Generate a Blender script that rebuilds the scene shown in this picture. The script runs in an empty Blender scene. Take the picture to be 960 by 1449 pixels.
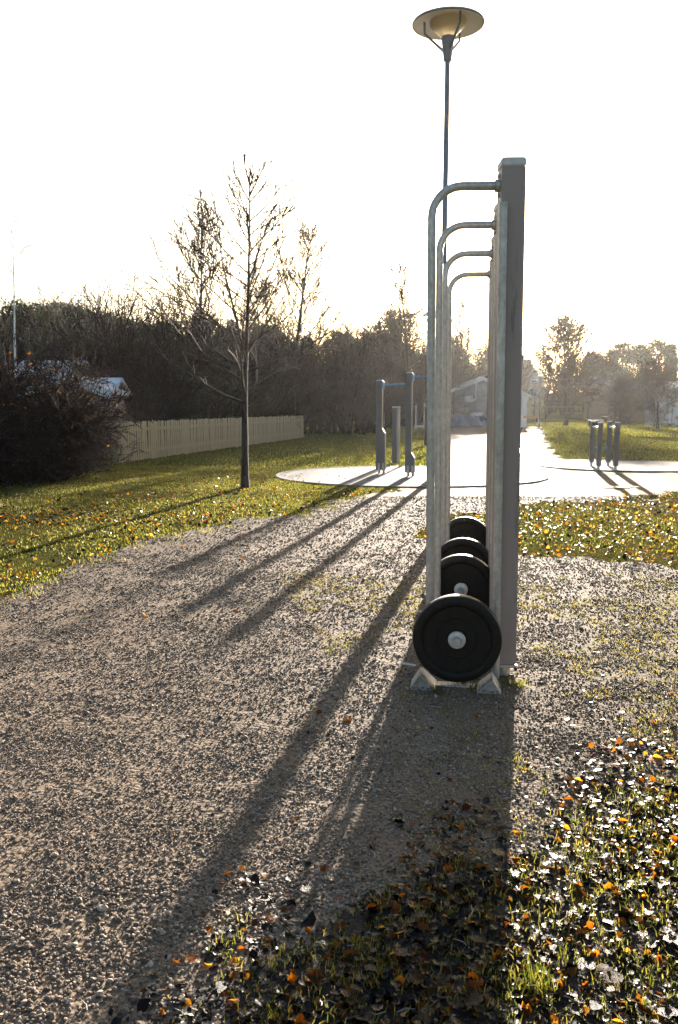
import bpy, math, random
import numpy as np
from mathutils import Vector, Matrix, Euler, Quaternion

scene = bpy.context.scene
COL = scene.collection
R = math.radians
random.seed(7)

# ------------------------------------------------------------------ camera
CAM_H = 1.415
F_PX, PW, PH = 1105.0, 960.0, 1449.0          # focal length in photo pixels (18 mm lens, portrait)
PITCH = math.atan((PH / 2 - 577.0) / F_PX)
cam_d = bpy.data.cameras.new("camera")
cam = bpy.data.objects.new("camera", cam_d)
COL.objects.link(cam)
cam.location = (0, 0, CAM_H)
cam.rotation_euler = (math.pi / 2 - PITCH, 0, 0)
cam_d.sensor_fit = 'VERTICAL'
cam_d.sensor_height = 23.6
cam_d.lens = 23.6 * F_PX / PH
cam_d.clip_start = 0.05
cam_d.clip_end = 5000
cam_d.dof.use_dof = True
cam_d.dof.focus_distance = 4.3
cam_d.dof.aperture_fstop = 5.6
scene.camera = cam


def ray(px, py):
    x = (px - PW / 2) / F_PX
    z = (PH / 2 - py) / F_PX
    c, s = math.cos(PITCH), math.sin(PITCH)
    return Vector((x, c + z * s, -s + z * c))


def G(px, py, z=0.0):
    d = ray(px, py)
    t = (z - CAM_H) / d.z
    return Vector((d.x * t, d.y * t, z))


def at(px, py, Y):
    d = ray(px, py)
    t = Y / d.y
    return Vector((d.x * t, Y, CAM_H + d.z * t))


# ------------------------------------------------------------------ light
sd = ray(748, 350).normalized()
SUN_EL = math.asin(sd.z)
SUN_AZ = math.atan2(sd.x, sd.y)
world = bpy.data.worlds.new("World")
scene.world = world
world.use_nodes = True
wn = world.node_tree
wn.nodes.clear()
wo = wn.nodes.new('ShaderNodeOutputWorld')
wb = wn.nodes.new('ShaderNodeBackground')
sky = wn.nodes.new('ShaderNodeTexSky')
sky.sky_type = 'NISHITA'
sky.sun_disc = False
sky.sun_elevation = SUN_EL
sky.sun_rotation = SUN_AZ
sky.air_density = 1.0
sky.dust_density = 2.5
sky.ozone_density = 1.0
wb.inputs[1].default_value = 0.05
wn.links.new(sky.outputs[0], wb.inputs[0])
wn.links.new(wb.outputs[0], wo.inputs[0])

sun_d = bpy.data.lights.new("sun", 'SUN')
sun_d.energy = 5.0
sun_d.angle = R(0.53)
sun_d.color = (1.0, 0.89, 0.76)
sun = bpy.data.objects.new("sun", sun_d)
COL.objects.link(sun)
sun.rotation_euler = (-sd).to_track_quat('-Z', 'Y').to_euler()

vs = scene.view_settings
vs.view_transform = 'Standard'
vs.look = 'None'
vs.exposure = 2.42
vs.gamma = 1.0
scene.cycles.use_denoising = True
scene.cycles.max_bounces = 8
scene.cycles.transparent_max_bounces = 16
scene.cycles.volume_bounces = 1

HAZE = 0.00014
HAZE_G = 0.70

# ------------------------------------------------------------------ numpy noise
_perm = np.random.RandomState(3).rand(256, 256)


def vnoise(x, y):
    xi = np.floor(x).astype(np.int64)
    yi = np.floor(y).astype(np.int64)
    fx = x - xi
    fy = y - yi
    fx = fx * fx * (3 - 2 * fx)
    fy = fy * fy * (3 - 2 * fy)
    a = _perm[xi & 255, yi & 255]
    b = _perm[(xi + 1) & 255, yi & 255]
    c = _perm[xi & 255, (yi + 1) & 255]
    d = _perm[(xi + 1) & 255, (yi + 1) & 255]
    return (a * (1 - fx) + b * fx) * (1 - fy) + (c * (1 - fx) + d * fx) * fy


def fbm(x, y, oct=4):
    v = 0
    a = 0.5
    for k in range(oct):
        v = v + a * (vnoise(x + 17.3 * k, y + 9.1 * k) - 0.5)
        x = x * 2.03
        y = y * 2.03
        a *= 0.5
    return v * 2


def inpoly(x, y, poly):
    ins = np.zeros(x.shape, bool)
    n = len(poly)
    for i in range(n):
        x0, y0 = poly[i]
        x1, y1 = poly[(i + 1) % n]
        c = ((y0 > y) != (y1 > y))
        xx = (x1 - x0) * (y - y0) / ((y1 - y0) if y1 != y0 else 1e-9) + x0
        ins ^= c & (x < xx)
    return ins


# ------------------------------------------------------------------ materials
def mat(name):
    m = bpy.data.materials.new(name)
    m.use_nodes = True
    nt = m.node_tree
    return m, nt, nt.nodes['Principled BSDF'], nt.nodes['Material Output']


def N(nt, t, **kw):
    n = nt.nodes.new(t)
    for k, v in kw.items():
        setattr(n, k, v)
    return n


def noise(nt, scale, detail=4, rough=0.55, coord='Object', stretch=None):
    tc = N(nt, 'ShaderNodeTexCoord')
    no = N(nt, 'ShaderNodeTexNoise')
    no.inputs['Scale'].default_value = scale
    no.inputs['Detail'].default_value = detail
    no.inputs['Roughness'].default_value = rough
    if stretch:
        mp = N(nt, 'ShaderNodeMapping')
        mp.inputs['Scale'].default_value = stretch
        nt.links.new(tc.outputs[coord], mp.inputs[0])
        nt.links.new(mp.outputs[0], no.inputs['Vector'])
    else:
        nt.links.new(tc.outputs[coord], no.inputs['Vector'])
    return no


def ramp(nt, src, stops):
    r = N(nt, 'ShaderNodeValToRGB')
    cr = r.color_ramp
    while len(cr.elements) < len(stops):
        cr.elements.new(0.5)
    for e, (p, c) in zip(cr.elements, stops):
        e.position = p
        e.color = (c[0], c[1], c[2], 1)
    nt.links.new(src, r.inputs[0])
    return r


def bump(nt, src, bsdf, strength, dist):
    b = N(nt, 'ShaderNodeBump')
    b.inputs['Strength'].default_value = strength
    b.inputs['Distance'].default_value = dist
    nt.links.new(src, b.inputs['Height'])
    nt.links.new(b.outputs[0], bsdf.inputs['Normal'])
    return b


def simple(name, c1, c2, scale=8, rough=0.6, metal=0.0, bstr=0.0, bdist=0.01, stretch=None, lo=0.35, hi=0.65, detail=4):
    m, nt, b, o = mat(name)
    no = noise(nt, scale, detail, stretch=stretch)
    r = ramp(nt, no.outputs['Fac'], [(lo, c1), (hi, c2)])
    nt.links.new(r.outputs[0], b.inputs['Base Color'])
    b.inputs['Roughness'].default_value = rough
    b.inputs['Metallic'].default_value = metal
    if bstr:
        bump(nt, no.outputs['Fac'], b, bstr, bdist)
    return m


def attr_leafy(name, stops, rough=0.4, trans=0.45, spec=0.5, tint=(1.0, 0.75, 0.35), tscale=1.0, bscale=0, byval=False):
    """reads the per-face random value 'rnd', thin translucent sheet"""
    m, nt, b, o = mat(name)
    a = N(nt, 'ShaderNodeAttribute', attribute_name='rnd')
    r = ramp(nt, a.outputs['Fac'], stops)
    if byval:
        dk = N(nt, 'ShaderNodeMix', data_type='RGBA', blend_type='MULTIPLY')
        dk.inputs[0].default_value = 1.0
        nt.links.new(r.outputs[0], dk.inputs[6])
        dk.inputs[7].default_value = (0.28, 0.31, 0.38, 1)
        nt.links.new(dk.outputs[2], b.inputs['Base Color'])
    else:
        nt.links.new(r.outputs[0], b.inputs['Base Color'])
    b.inputs['Roughness'].default_value = rough
    b.inputs['Specular IOR Level'].default_value = spec
    if bscale:
        no = noise(nt, bscale, 3)
        bump(nt, no.outputs['Fac'], b, 0.5, 0.004)
    t = N(nt, 'ShaderNodeBsdfTranslucent')
    mx = N(nt, 'ShaderNodeMix', data_type='RGBA', blend_type='MULTIPLY')
    mx.inputs[0].default_value = 1.0
    nt.links.new(r.outputs[0], mx.inputs[6])
    mx.inputs[7].default_value = (tint[0] * tscale, tint[1] * tscale, tint[2] * tscale, 1)
    nt.links.new(mx.outputs[2], t.inputs['Color'])
    ms = N(nt, 'ShaderNodeMixShader')
    if byval:
        tr_ = N(nt, 'ShaderNodeMapRange')
        tr_.inputs[1].default_value = 0.45
        tr_.inputs[2].default_value = 0.8
        tr_.inputs[3].default_value = 0.06
        tr_.inputs[4].default_value = trans
        nt.links.new(a.outputs['Fac'], tr_.inputs[0])
        nt.links.new(tr_.outputs[0], ms.inputs[0])
    ms.inputs[0].default_value = trans
    nt.links.new(b.outputs[0], ms.inputs[1])
    nt.links.new(t.outputs[0], ms.inputs[2])
    nt.links.new(ms.outputs[0], o.inputs['Surface'])
    return m


def gravel_mat():
    m, nt, b, o = mat("gravel")
    fine = noise(nt, 130, 3, 0.7)
    mid = noise(nt, 22, 4, 0.6)
    big = noise(nt, 0.9, 4, 0.6)
    r = ramp(nt, fine.outputs['Fac'], [(0.3, (0.085, 0.064, 0.048)), (0.5, (0.205, 0.156, 0.114)), (0.72, (0.36, 0.295, 0.235))])
    r2 = ramp(nt, big.outputs['Fac'], [(0.35, (0.75, 0.72, 0.68)), (0.65, (1, 1, 1))])
    mx = N(nt, 'ShaderNodeMix', data_type='RGBA', blend_type='MULTIPLY')
    mx.inputs[0].default_value = 1
    nt.links.new(r.outputs[0], mx.inputs[6])
    nt.links.new(r2.outputs[0], mx.inputs[7])
    # mossy, dirtier yard to the right of the rack
    tcm = N(nt, 'ShaderNodeTexCoord')
    sx_ = N(nt, 'ShaderNodeSeparateXYZ')
    nt.links.new(tcm.outputs['Object'], sx_.inputs[0])
    ma = N(nt, 'ShaderNodeMath', operation='MULTIPLY_ADD')
    nt.links.new(sx_.outputs['Y'], ma.inputs[0])
    ma.inputs[1].default_value = -0.17
    nt.links.new(sx_.outputs['X'], ma.inputs[2])
    mn = noise(nt, 2.2, 4, 0.6)
    mb_ = N(nt, 'ShaderNodeMath', operation='ADD')
    nt.links.new(ma.outputs[0], mb_.inputs[0])
    nt.links.new(mn.outputs['Fac'], mb_.inputs[1])
    rm = N(nt, 'ShaderNodeMapRange')
    rm.inputs[1].default_value = 0.35
    rm.inputs[2].default_value = 0.95
    rm.inputs[3].default_value = 0.0
    rm.inputs[4].default_value = 0.75
    nt.links.new(mb_.outputs[0], rm.inputs[0])
    mos = N(nt, 'ShaderNodeMix', data_type='RGBA', blend_type='MULTIPLY')
    nt.links.new(rm.outputs[0], mos.inputs[0])
    nt.links.new(mx.outputs[2], mos.inputs[6])
    mos.inputs[7].default_value = (0.52, 0.47, 0.34, 1)
    nt.links.new(mos.outputs[2], b.inputs['Base Color'])
    b.inputs['Roughness'].default_value = 0.85
    b.inputs['Specular IOR Level'].default_value = 0.06
    tc = N(nt, 'ShaderNodeTexCoord')
    vo = N(nt, 'ShaderNodeTexVoronoi', feature='F1')
    vo.inputs['Scale'].default_value = 60
    nt.links.new(tc.outputs['Object'], vo.inputs['Vector'])
    ad = N(nt, 'ShaderNodeMath', operation='MULTIPLY_ADD')
    nt.links.new(vo.outputs['Distance'], ad.inputs[0])
    ad.inputs[1].default_value = -0.5
    nt.links.new(mid.outputs['Fac'], ad.inputs[2])
    bump(nt, ad.outputs[0], b, 0.9, 0.008)
    return m


def pebble_mat():
    m, nt, b, o = mat("pebble")
    oi = N(nt, 'ShaderNodeObjectInfo')
    r = ramp(nt, oi.outputs['Random'], [(0.0, (0.08, 0.060, 0.045)), (0.25, (0.16, 0.124, 0.095)), (0.55, (0.225, 0.172, 0.128)), (0.8, (0.28, 0.225, 0.178)), (1.0, (0.42, 0.35, 0.285))])
    nt.links.new(r.outputs[0], b.inputs['Base Color'])
    b.inputs['Roughness'].default_value = 0.72
    b.inputs['Specular IOR Level'].default_value = 0.1
    return m


def lawn_mat():
    m, nt, b, o = mat("lawn_grass")
    n1 = noise(nt, 35, 5, 0.7)
    n2 = noise(nt, 0.7, 4, 0.6)
    r1 = ramp(nt, n1.outputs['Fac'], [(0.3, (0.035, 0.034, 0.014)), (0.5, (0.105, 0.098, 0.036)), (0.72, (0.19, 0.165, 0.065))])
    r2 = ramp(nt, n2.outputs['Fac'], [(0.35, (0.62, 0.75, 0.6)), (0.65, (1.1, 1.0, 0.8))])
    mx = N(nt, 'ShaderNodeMix', data_type='RGBA', blend_type='MULTIPLY')
    mx.inputs[0].default_value = 1
    nt.links.new(r1.outputs[0], mx.inputs[6])
    nt.links.new(r2.outputs[0], mx.inputs[7])
    nt.links.new(mx.outputs[2], b.inputs['Base Color'])
    b.inputs['Roughness'].default_value = 1.0
    b.inputs['Specular IOR Level'].default_value = 0.0
    bump(nt, n1.outputs['Fac'], b, 1.0, 0.05)
    return m


def galv_mat():
    m, nt, b, o = mat("galvanised_steel")
    n1 = noise(nt, 45, 5, 0.65, stretch=(1, 1, 0.6))
    n2 = noise(nt, 3.5, 3, 0.6)
    r1 = ramp(nt, n1.outputs['Fac'], [(0.3, (0.40, 0.37, 0.35)), (0.5, (0.50, 0.47, 0.445)), (0.72, (0.66, 0.63, 0.60))])
    r2 = ramp(nt, n2.outputs['Fac'], [(0.35, (0.80, 0.80, 0.80)), (0.6, (1, 1, 1))])
    mx = N(nt, 'ShaderNodeMix', data_type='RGBA', blend_type='MULTIPLY')
    mx.inputs[0].default_value = 1
    nt.links.new(r1.outputs[0], mx.inputs[6])
    nt.links.new(r2.outputs[0], mx.inputs[7])
    nt.links.new(mx.outputs[2], b.inputs['Base Color'])
    rr = ramp(nt, n1.outputs['Fac'], [(0.3, (0.50, 0.50, 0.50)), (0.7, (0.36, 0.36, 0.36))])
    nt.links.new(rr.outputs[0], b.inputs['Roughness'])
    b.inputs['Metallic'].default_value = 0.45
    bump(nt, n1.outputs['Fac'], b, 0.10, 0.002)
    return m


def rubber_mat():
    m, nt, b, o = mat("black_rubber")
    n1 = noise(nt, 60, 5, 0.6)
    r1 = ramp(nt, n1.outputs['Fac'], [(0.3, (0.007, 0.006, 0.0055)), (0.7, (0.016, 0.0135, 0.012))])
    nt.links.new(r1.outputs[0], b.inputs['Base Color'])
    b.inputs['Roughness'].default_value = 0.5
    b.inputs['Specular IOR Level'].default_value = 0.22
    bump(nt, n1.outputs['Fac'], b, 0.25, 0.002)
    return m


def paint_mat(name, c, scuff):
    m, nt, b, o = mat(name)
    n1 = noise(nt, 12, 6, 0.7, stretch=(1, 1, 0.12))
    r1 = ramp(nt, n1.outputs['Fac'], [(0.28, scuff), (0.40, c), (0.75, tuple(min(1, v * 1.15) for v in c))])
    nt.links.new(r1.outputs[0], b.inputs['Base Color'])
    b.inputs['Roughness'].default_value = 0.48
    n2 = noise(nt, 200, 2, 0.5)
    bump(nt, n2.outputs['Fac'], b, 0.06, 0.001)
    return m


M = {}
M['gravel'] = gravel_mat()
M['pebble'] = pebble_mat()
M['lawn'] = lawn_mat()
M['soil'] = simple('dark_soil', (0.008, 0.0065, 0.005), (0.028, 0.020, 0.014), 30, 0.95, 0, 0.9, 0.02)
M['field'] = simple('field_grass', (0.05, 0.056, 0.018), (0.12, 0.115, 0.04), 3, 1.0, 0, 0.8, 0.08, detail=8)
M['field'].node_tree.nodes['Principled BSDF'].inputs['Specular IOR Level'].default_value = 0.0
M['concrete'] = simple('pad_rubber', (0.105, 0.10, 0.105), (0.17, 0.165, 0.17), 14, 0.85, 0, 0.3, 0.002, detail=8)
M['concrete'].node_tree.nodes['Principled BSDF'].inputs['Specular IOR Level'].default_value = 0.1
M['kerb'] = simple('kerb_edge', (0.08, 0.07, 0.06), (0.17, 0.15, 0.13), 20, 0.8)
M['galv'] = galv_mat()
M['rubber'] = rubber_mat()
M['post_paint'] = paint_mat('grey_post_paint', (0.29, 0.228, 0.21), (0.11, 0.085, 0.075))
M['dark_post'] = paint_mat('dark_grey_post_paint', (0.13, 0.12, 0.125), (0.08, 0.07, 0.07))
M['cap'] = simple('post_cap_plastic', (0.5, 0.5, 0.52), (0.62, 0.62, 0.63), 20, 0.5)
M['chrome'] = simple('bright_steel', (0.6, 0.6, 0.6), (0.8, 0.8, 0.8), 40, 0.35, 0.6)
M['blue'] = simple('blue_paint', (0.06, 0.22, 0.38), (0.09, 0.30, 0.48), 20, 0.4)
M['lamp_metal'] = simple('lamp_grey_paint', (0.16, 0.17, 0.22), (0.22, 0.23, 0.29), 20, 0.45)
M['lamp_white'] = simple('lamp_white_enamel', (0.80, 0.78, 0.74), (0.86, 0.84, 0.80), 10, 0.3)
M['bark'] = simple('bark', (0.014, 0.010, 0.008), (0.055, 0.040, 0.032), 30, 0.85, 0, 0.9, 0.02, stretch=(1, 1, 0.3))
M['twig'] = simple('twig_bark', (0.035, 0.025, 0.022), (0.075, 0.053, 0.044), 12, 0.9)
M['twig'].node_tree.nodes['Principled BSDF'].inputs['Specular IOR Level'].default_value = 0.2
M['shrub'] = simple('shrub_twig', (0.020, 0.015, 0.0135), (0.050, 0.036, 0.030), 5, 0.95)
M['shrub'].node_tree.nodes['Principled BSDF'].inputs['Specular IOR Level'].default_value = 0.1
M['shrub_grey'] = simple('grey_green_twig', (0.020, 0.021, 0.015), (0.055, 0.055, 0.040), 5, 0.95)
M['hedge'] = simple('hedge_twig', (0.016, 0.012, 0.012), (0.040, 0.028, 0.026), 6, 0.95)
M['hedge'].node_tree.nodes['Principled BSDF'].inputs['Specular IOR Level'].default_value = 0.1
M['birch'] = simple('birch_bark', (0.10, 0.09, 0.09), (0.72, 0.72, 0.74), 9, 0.7, stretch=(1, 1, 4), lo=0.33, hi=0.42)
M['wood'] = simple('weathered_wood', (0.32, 0.245, 0.15), (0.54, 0.43, 0.275), 10, 0.8, 0, 0.4, 0.004, stretch=(4, 4, 0.35))
M['wood_light'] = simple('cut_board', (0.30, 0.28, 0.24), (0.42, 0.39, 0.34), 10, 0.8, stretch=(4, 4, 0.35))
M['grey_wall'] = simple('grey_cladding', (0.20, 0.21, 0.23), (0.27, 0.28, 0.30), 3, 0.8)
M['white'] = simple('white_paint', (0.70, 0.70, 0.70), (0.80, 0.80, 0.80), 6, 0.5)
M['yellow_wall'] = simple('yellow_render', (0.42, 0.33, 0.17), (0.50, 0.40, 0.22), 3, 0.8)
M['brown_wall'] = simple('brown_boarding', (0.14, 0.085, 0.05), (0.22, 0.14, 0.08), 6, 0.8, stretch=(3, 3, 0.3))
M['shed_wall'] = simple('shed_boarding', (0.11, 0.085, 0.07), (0.19, 0.15, 0.12), 6, 0.8, stretch=(3, 3, 0.3))
M['roof_tin'] = simple('frosted_tin_roof', (0.50, 0.54, 0.62), (0.74, 0.77, 0.83), 5, 0.4)
M['roof_dark'] = simple('dark_roof', (0.10, 0.095, 0.10), (0.16, 0.15, 0.155), 8, 1.0)
M['roof_dark'].node_tree.nodes['Principled BSDF'].inputs['Specular IOR Level'].default_value = 0.1
M['roof_red'] = simple('red_tile_roof', (0.22, 0.10, 0.06), (0.30, 0.15, 0.09), 8, 0.75)
M['glass'] = simple('window_glass', (0.10, 0.12, 0.14), (0.16, 0.18, 0.20), 2, 0.08)
M['tarp'] = simple('blue_tarpaulin', (0.13, 0.16, 0.26), (0.27, 0.31, 0.43), 2.5, 0.45, 0, 0.8, 0.15)
M['black'] = simple('black_metal', (0.02, 0.02, 0.02), (0.04, 0.04, 0.04), 10, 0.5)
M['orange'] = simple('orange_plastic', (0.65, 0.16, 0.03), (0.75, 0.22, 0.05), 10, 0.5)
M['net'] = simple('pale_net_wire', (0.45, 0.42, 0.34), (0.6, 0.56, 0.46), 10, 0.5)
M['wire'] = simple('dark_wire', (0.10, 0.10, 0.10), (0.2, 0.2, 0.2), 10, 0.5, 0.5)
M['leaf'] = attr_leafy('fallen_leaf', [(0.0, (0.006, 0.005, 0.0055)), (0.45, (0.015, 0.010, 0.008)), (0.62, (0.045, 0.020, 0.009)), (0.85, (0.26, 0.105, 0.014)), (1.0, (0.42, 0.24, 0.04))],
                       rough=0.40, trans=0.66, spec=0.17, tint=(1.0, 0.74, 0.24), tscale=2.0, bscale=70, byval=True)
M['blade'] = attr_leafy('grass_blade', [(0.0, (0.022, 0.034, 0.009)), (0.4, (0.062, 0.076, 0.017)), (0.75, (0.14, 0.130, 0.034)), (1.0, (0.26, 0.20, 0.09))],
                        rough=0.5, trans=0.5, spec=0.35, tint=(1.0, 0.95, 0.50), tscale=2.5)
M['needle'] = attr_leafy('conifer_needle', [(0.0, (0.012, 0.022, 0.010)), (0.6, (0.035, 0.050, 0.020)), (1.0, (0.075, 0.085, 0.035))],
                         rough=0.7, trans=0.25, spec=0.2, tint=(1.0, 1.0, 0.5))
M['dry_leaf'] = attr_leafy('dry_hanging_leaf', [(0.0, (0.10, 0.04, 0.015)), (0.6, (0.24, 0.10, 0.03)), (1.0, (0.40, 0.28, 0.05))],
                           rough=0.5, trans=0.5, spec=0.3, tint=(1.0, 0.8, 0.3))


# ------------------------------------------------------------------ mesh builder
class MB:
    def __init__(s):
        s.v = []
        s.f = []

    def add(s, vs_, fs):
        o = len(s.v)
        s.v.extend(tuple(p) for p in vs_)
        s.f.extend(tuple(i + o for i in f) for f in fs)
        return s

    def box(s, x0, x1, y0, y1, z0, z1, bev=0.0, mtx=None):
        """box with chamfered vertical and horizontal edges when bev > 0"""
        if bev <= 0:
            v = [(x0, y0, z0), (x1, y0, z0), (x1, y1, z0), (x0, y1, z0), (x0, y0, z1), (x1, y0, z1), (x1, y1, z1), (x0, y1, z1)]
            f = [(3, 2, 1, 0), (4, 5, 6, 7), (0, 1, 5, 4), (1, 2, 6, 5), (2, 3, 7, 6), (3, 0, 4, 7)]
        else:
            b = min(bev, (x1 - x0) * .45, (y1 - y0) * .45, (z1 - z0) * .45)
            ringpts = lambda i: [(x0 + b + i, y0 + i), (x1 - b - i, y0 + i), (x1 - i, y0 + b + i), (x1 - i, y1 - b - i), (x1 - b - i, y1 - i), (x0 + b + i, y1 - i), (x0 + i, y1 - b - i), (x0 + i, y0 + b + i)]
            v = []
            for zz, ins in ((z0, b * .7), (z0 + b, 0), (z1 - b, 0), (z1, b * .7)):
                v += [(px, py, zz) for px, py in ringpts(ins)]
            f = [tuple(range(7, -1, -1)), tuple(range(24, 32))]
            for k in range(3):
                for i in range(8):
                    j = (i + 1) % 8
                    f.append((k * 8 + i, k * 8 + j, k * 8 + 8 + j, k * 8 + 8 + i))
        if mtx is not None:
            v = [tuple(mtx @ Vector(p)) for p in v]
        return s.add(v, f)

    def tube(s, pts, rads, n=8, cap=True):
        pts = [Vector(p) for p in pts]
        if not hasattr(rads, '__len__'):
            rads = [rads] * len(pts)
        v = []
        prev = None
        for i, p in enumerate(pts):
            d = (pts[min(i + 1, len(pts) - 1)] - pts[max(i - 1, 0)])
            d.normalize()
            if prev is None:
                a = Vector((0, 0, 1)) if abs(d.z) < 0.9 else Vector((1, 0, 0))
                u = d.cross(a).normalized()
            else:
                u = (prev - d * prev.dot(d)).normalized()
            prev = u
            w = d.cross(u)
            for k in range(n):
                t = 2 * math.pi * k / n
                v.append(tuple(p + (u * math.cos(t) + w * math.sin(t)) * rads[i]))
        f = []
        for i in range(len(pts) - 1):
            for k in range(n):
                k2 = (k + 1) % n
                f.append((i * n + k, i * n + k2, (i + 1) * n + k2, (i + 1) * n + k))
        if cap:
            f.append(tuple(range(n - 1, -1, -1)))
            f.append(tuple((len(pts) - 1) * n + k for k in range(n)))
        return s.add(v, f)

    def lathe(s, prof, n=48, mtx=None):
        """prof: (radius, height) pairs, axis +Z"""
        v = []
        f = []
        rows = []
        for r, z in prof:
            if r < 1e-6:
                rows.append([len(v)])
                v.append((0, 0, z))
            else:
                rows.append(list(range(len(v), len(v) + n)))
                v += [(r * math.cos(2 * math.pi * k / n), r * math.sin(2 * math.pi * k / n), z) for k in range(n)]
        for a, b in zip(rows, rows[1:]):
            for k in range(n):
                k2 = (k + 1) % n
                if len(a) == 1 and len(b) == 1:
                    continue
                if len(a) == 1:
                    f.append((a[0], b[k2], b[k]))
                elif len(b) == 1:
                    f.append((a[k], a[k2], b[0]))
                else:
                    f.append((a[k], a[k2], b[k2], b[k]))
        if mtx is not None:
            v = [tuple(mtx @ Vector(p)) for p in v]
        return s.add(v, f)

    def prism(s, poly, a, b, axis='y'):
        """polygon in the plane across 'axis', extruded from a to b"""
        n = len(poly)
        mk = {'y': lambda p, t: (p[0], t, p[1]), 'x': lambda p, t: (t, p[0], p[1]), 'z': lambda p, t: (p[0], p[1], t)}[axis]
        v = [mk(p, a) for p in poly] + [mk(p, b) for p in poly]
        f = [tuple(range(n)), tuple(range(2 * n - 1, n - 1, -1))]
        for i in range(n):
            j = (i + 1) % n
            f.append((i, i + n, j + n, j))
        return s.add(v, f)

    def mesh(s, name, m, smooth=0.0):
        me = bpy.data.meshes.new(name)
        me.from_pydata(s.v, [], s.f)
        me.materials.append(m)
        me.update()
        if smooth:
            me.polygons.foreach_set('use_smooth', [True] * len(me.polygons))
            try:
                me.set_sharp_from_angle(angle=R(smooth))
            except Exception:
                pass
        return me

    def build(s, name, m, parent=None, smooth=0.0, label=None):
        return link(s.mesh(name, m, smooth), name, parent, label)


def link(me, name, parent=None, label=None):
    o = bpy.data.objects.new(name, me)
    COL.objects.link(o)
    if parent is not None:
        o.parent = parent
    if label:
        o['label'] = label
    return o


def tag(o, label=None, cat=None, group=None, kind=None):
    if label:
        o['label'] = label
    if cat:
        o['category'] = cat
    if group:
        o['group'] = group
    if kind:
        o['kind'] = kind
    return o


def empty(name, loc=(0, 0, 0), rz=0.0, label=None, cat=None, group=None):
    o = bpy.data.objects.new(name, None)
    o.empty_display_size = 0.2
    COL.objects.link(o)
    o.location = loc
    o.rotation_euler = (0, 0, rz)
    return tag(o, label, cat, group)


def dup(o, parent=None, label=None, group=None):
    c = o.copy()
    COL.objects.link(c)
    if parent is not None:
        c.parent = parent
    if label:
        c['label'] = label
    if group:
        c['group'] = group
    for ch in list(o.children):
        dup(ch, c)
    return c


def np_mesh(name, verts, faces, m, rnd=None, smooth=False):
    """verts (n,3), faces (k,3|4) arrays; rnd one value per face"""
    me = bpy.data.meshes.new(name)
    nv, nf, k = len(verts), len(faces), faces.shape[1]
    me.vertices.add(nv)
    me.vertices.foreach_set('co', np.ascontiguousarray(verts, np.float32).ravel())
    me.loops.add(nf * k)
    me.loops.foreach_set('vertex_index', np.ascontiguousarray(faces, np.int32).ravel())
    me.polygons.add(nf)
    me.polygons.foreach_set('loop_start', np.arange(0, nf * k, k, dtype=np.int32))
    me.polygons.foreach_set('loop_total', np.full(nf, k, np.int32))
    me.materials.append(m)
    me.update(calc_edges=True)
    if rnd is not None:
        a = me.attributes.new('rnd', 'FLOAT', 'FACE')
        a.data.foreach_set('value', np.ascontiguousarray(rnd, np.float32))
    if smooth:
        me.polygons.foreach_set('use_smooth', np.ones(nf, bool))
    me.validate()
    return me


# ------------------------------------------------------------------ ground
def W(poly):
    return [tuple(G(px, py)[:2]) for px, py in poly]


GRAVEL = W([(-700, 1075), (-150, 892), (0, 845), (60, 817), (140, 787), (250, 754), (330, 739), (420, 724), (500, 704), (560, 694), (606, 664), (630, 625), (640, 604), (766, 604),
            (774, 630), (792, 649), (960, 653), (1200, 656), (1200, 690), (960, 699), (860, 707), (735, 716), (690, 724), (640, 726), (602, 742), (585, 756), (640, 772), (690, 782), (740, 790), (850, 795), (960, 802), (1250, 820),
            (2500, 1500), (1500, 2600), (-700, 2600), (-700, 1600)])
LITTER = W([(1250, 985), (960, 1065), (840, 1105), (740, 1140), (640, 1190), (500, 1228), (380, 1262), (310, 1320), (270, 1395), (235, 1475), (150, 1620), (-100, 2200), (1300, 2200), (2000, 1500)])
_OFF = [(0, 0)] + [(q * math.cos(t * math.pi / 4), q * math.sin(t * math.pi / 4)) for q in (0.22, 0.45) for t in range(8)]


def litter_frac(x, y):
    """how deep inside the leaf covered ground, 0..1, with a soft border"""
    return sum(inpoly(x + a, y + c, LITTER) for a, c in _OFF) / len(_OFF)


def zone(x, y):
    """0 lawn, 1 gravel, 2 leaf litter"""
    s = np.clip(y * 0.03, 0.05, 0.35)
    xx = x + fbm(x * 1.6, y * 1.6) * s + fbm(x * 9, y * 9) * s * 0.35
    yy = y + fbm(x * 1.6 + 50, y * 1.6) * s * 2 + fbm(x * 9 + 20, y * 9) * s * 0.5
    z = np.zeros(x.shape, int)
    z[inpoly(xx, yy, GRAVEL)] = 1
    nr = (y < 4) & (z == 1)
    fr = np.zeros(x.shape)
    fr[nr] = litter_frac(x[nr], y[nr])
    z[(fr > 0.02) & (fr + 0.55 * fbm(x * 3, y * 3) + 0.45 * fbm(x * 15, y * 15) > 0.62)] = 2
    return z


def height(x, y):
    h = 0.016 * fbm(x * 0.8, y * 0.8, 3) + 0.0050 * fbm(x * 5.5 + 3, y * 5.5, 3) + 0.0027 * fbm(x * 26, y * 26 + 5, 3)
    # the rack, pads and posts stand on level ground
    return h


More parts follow.
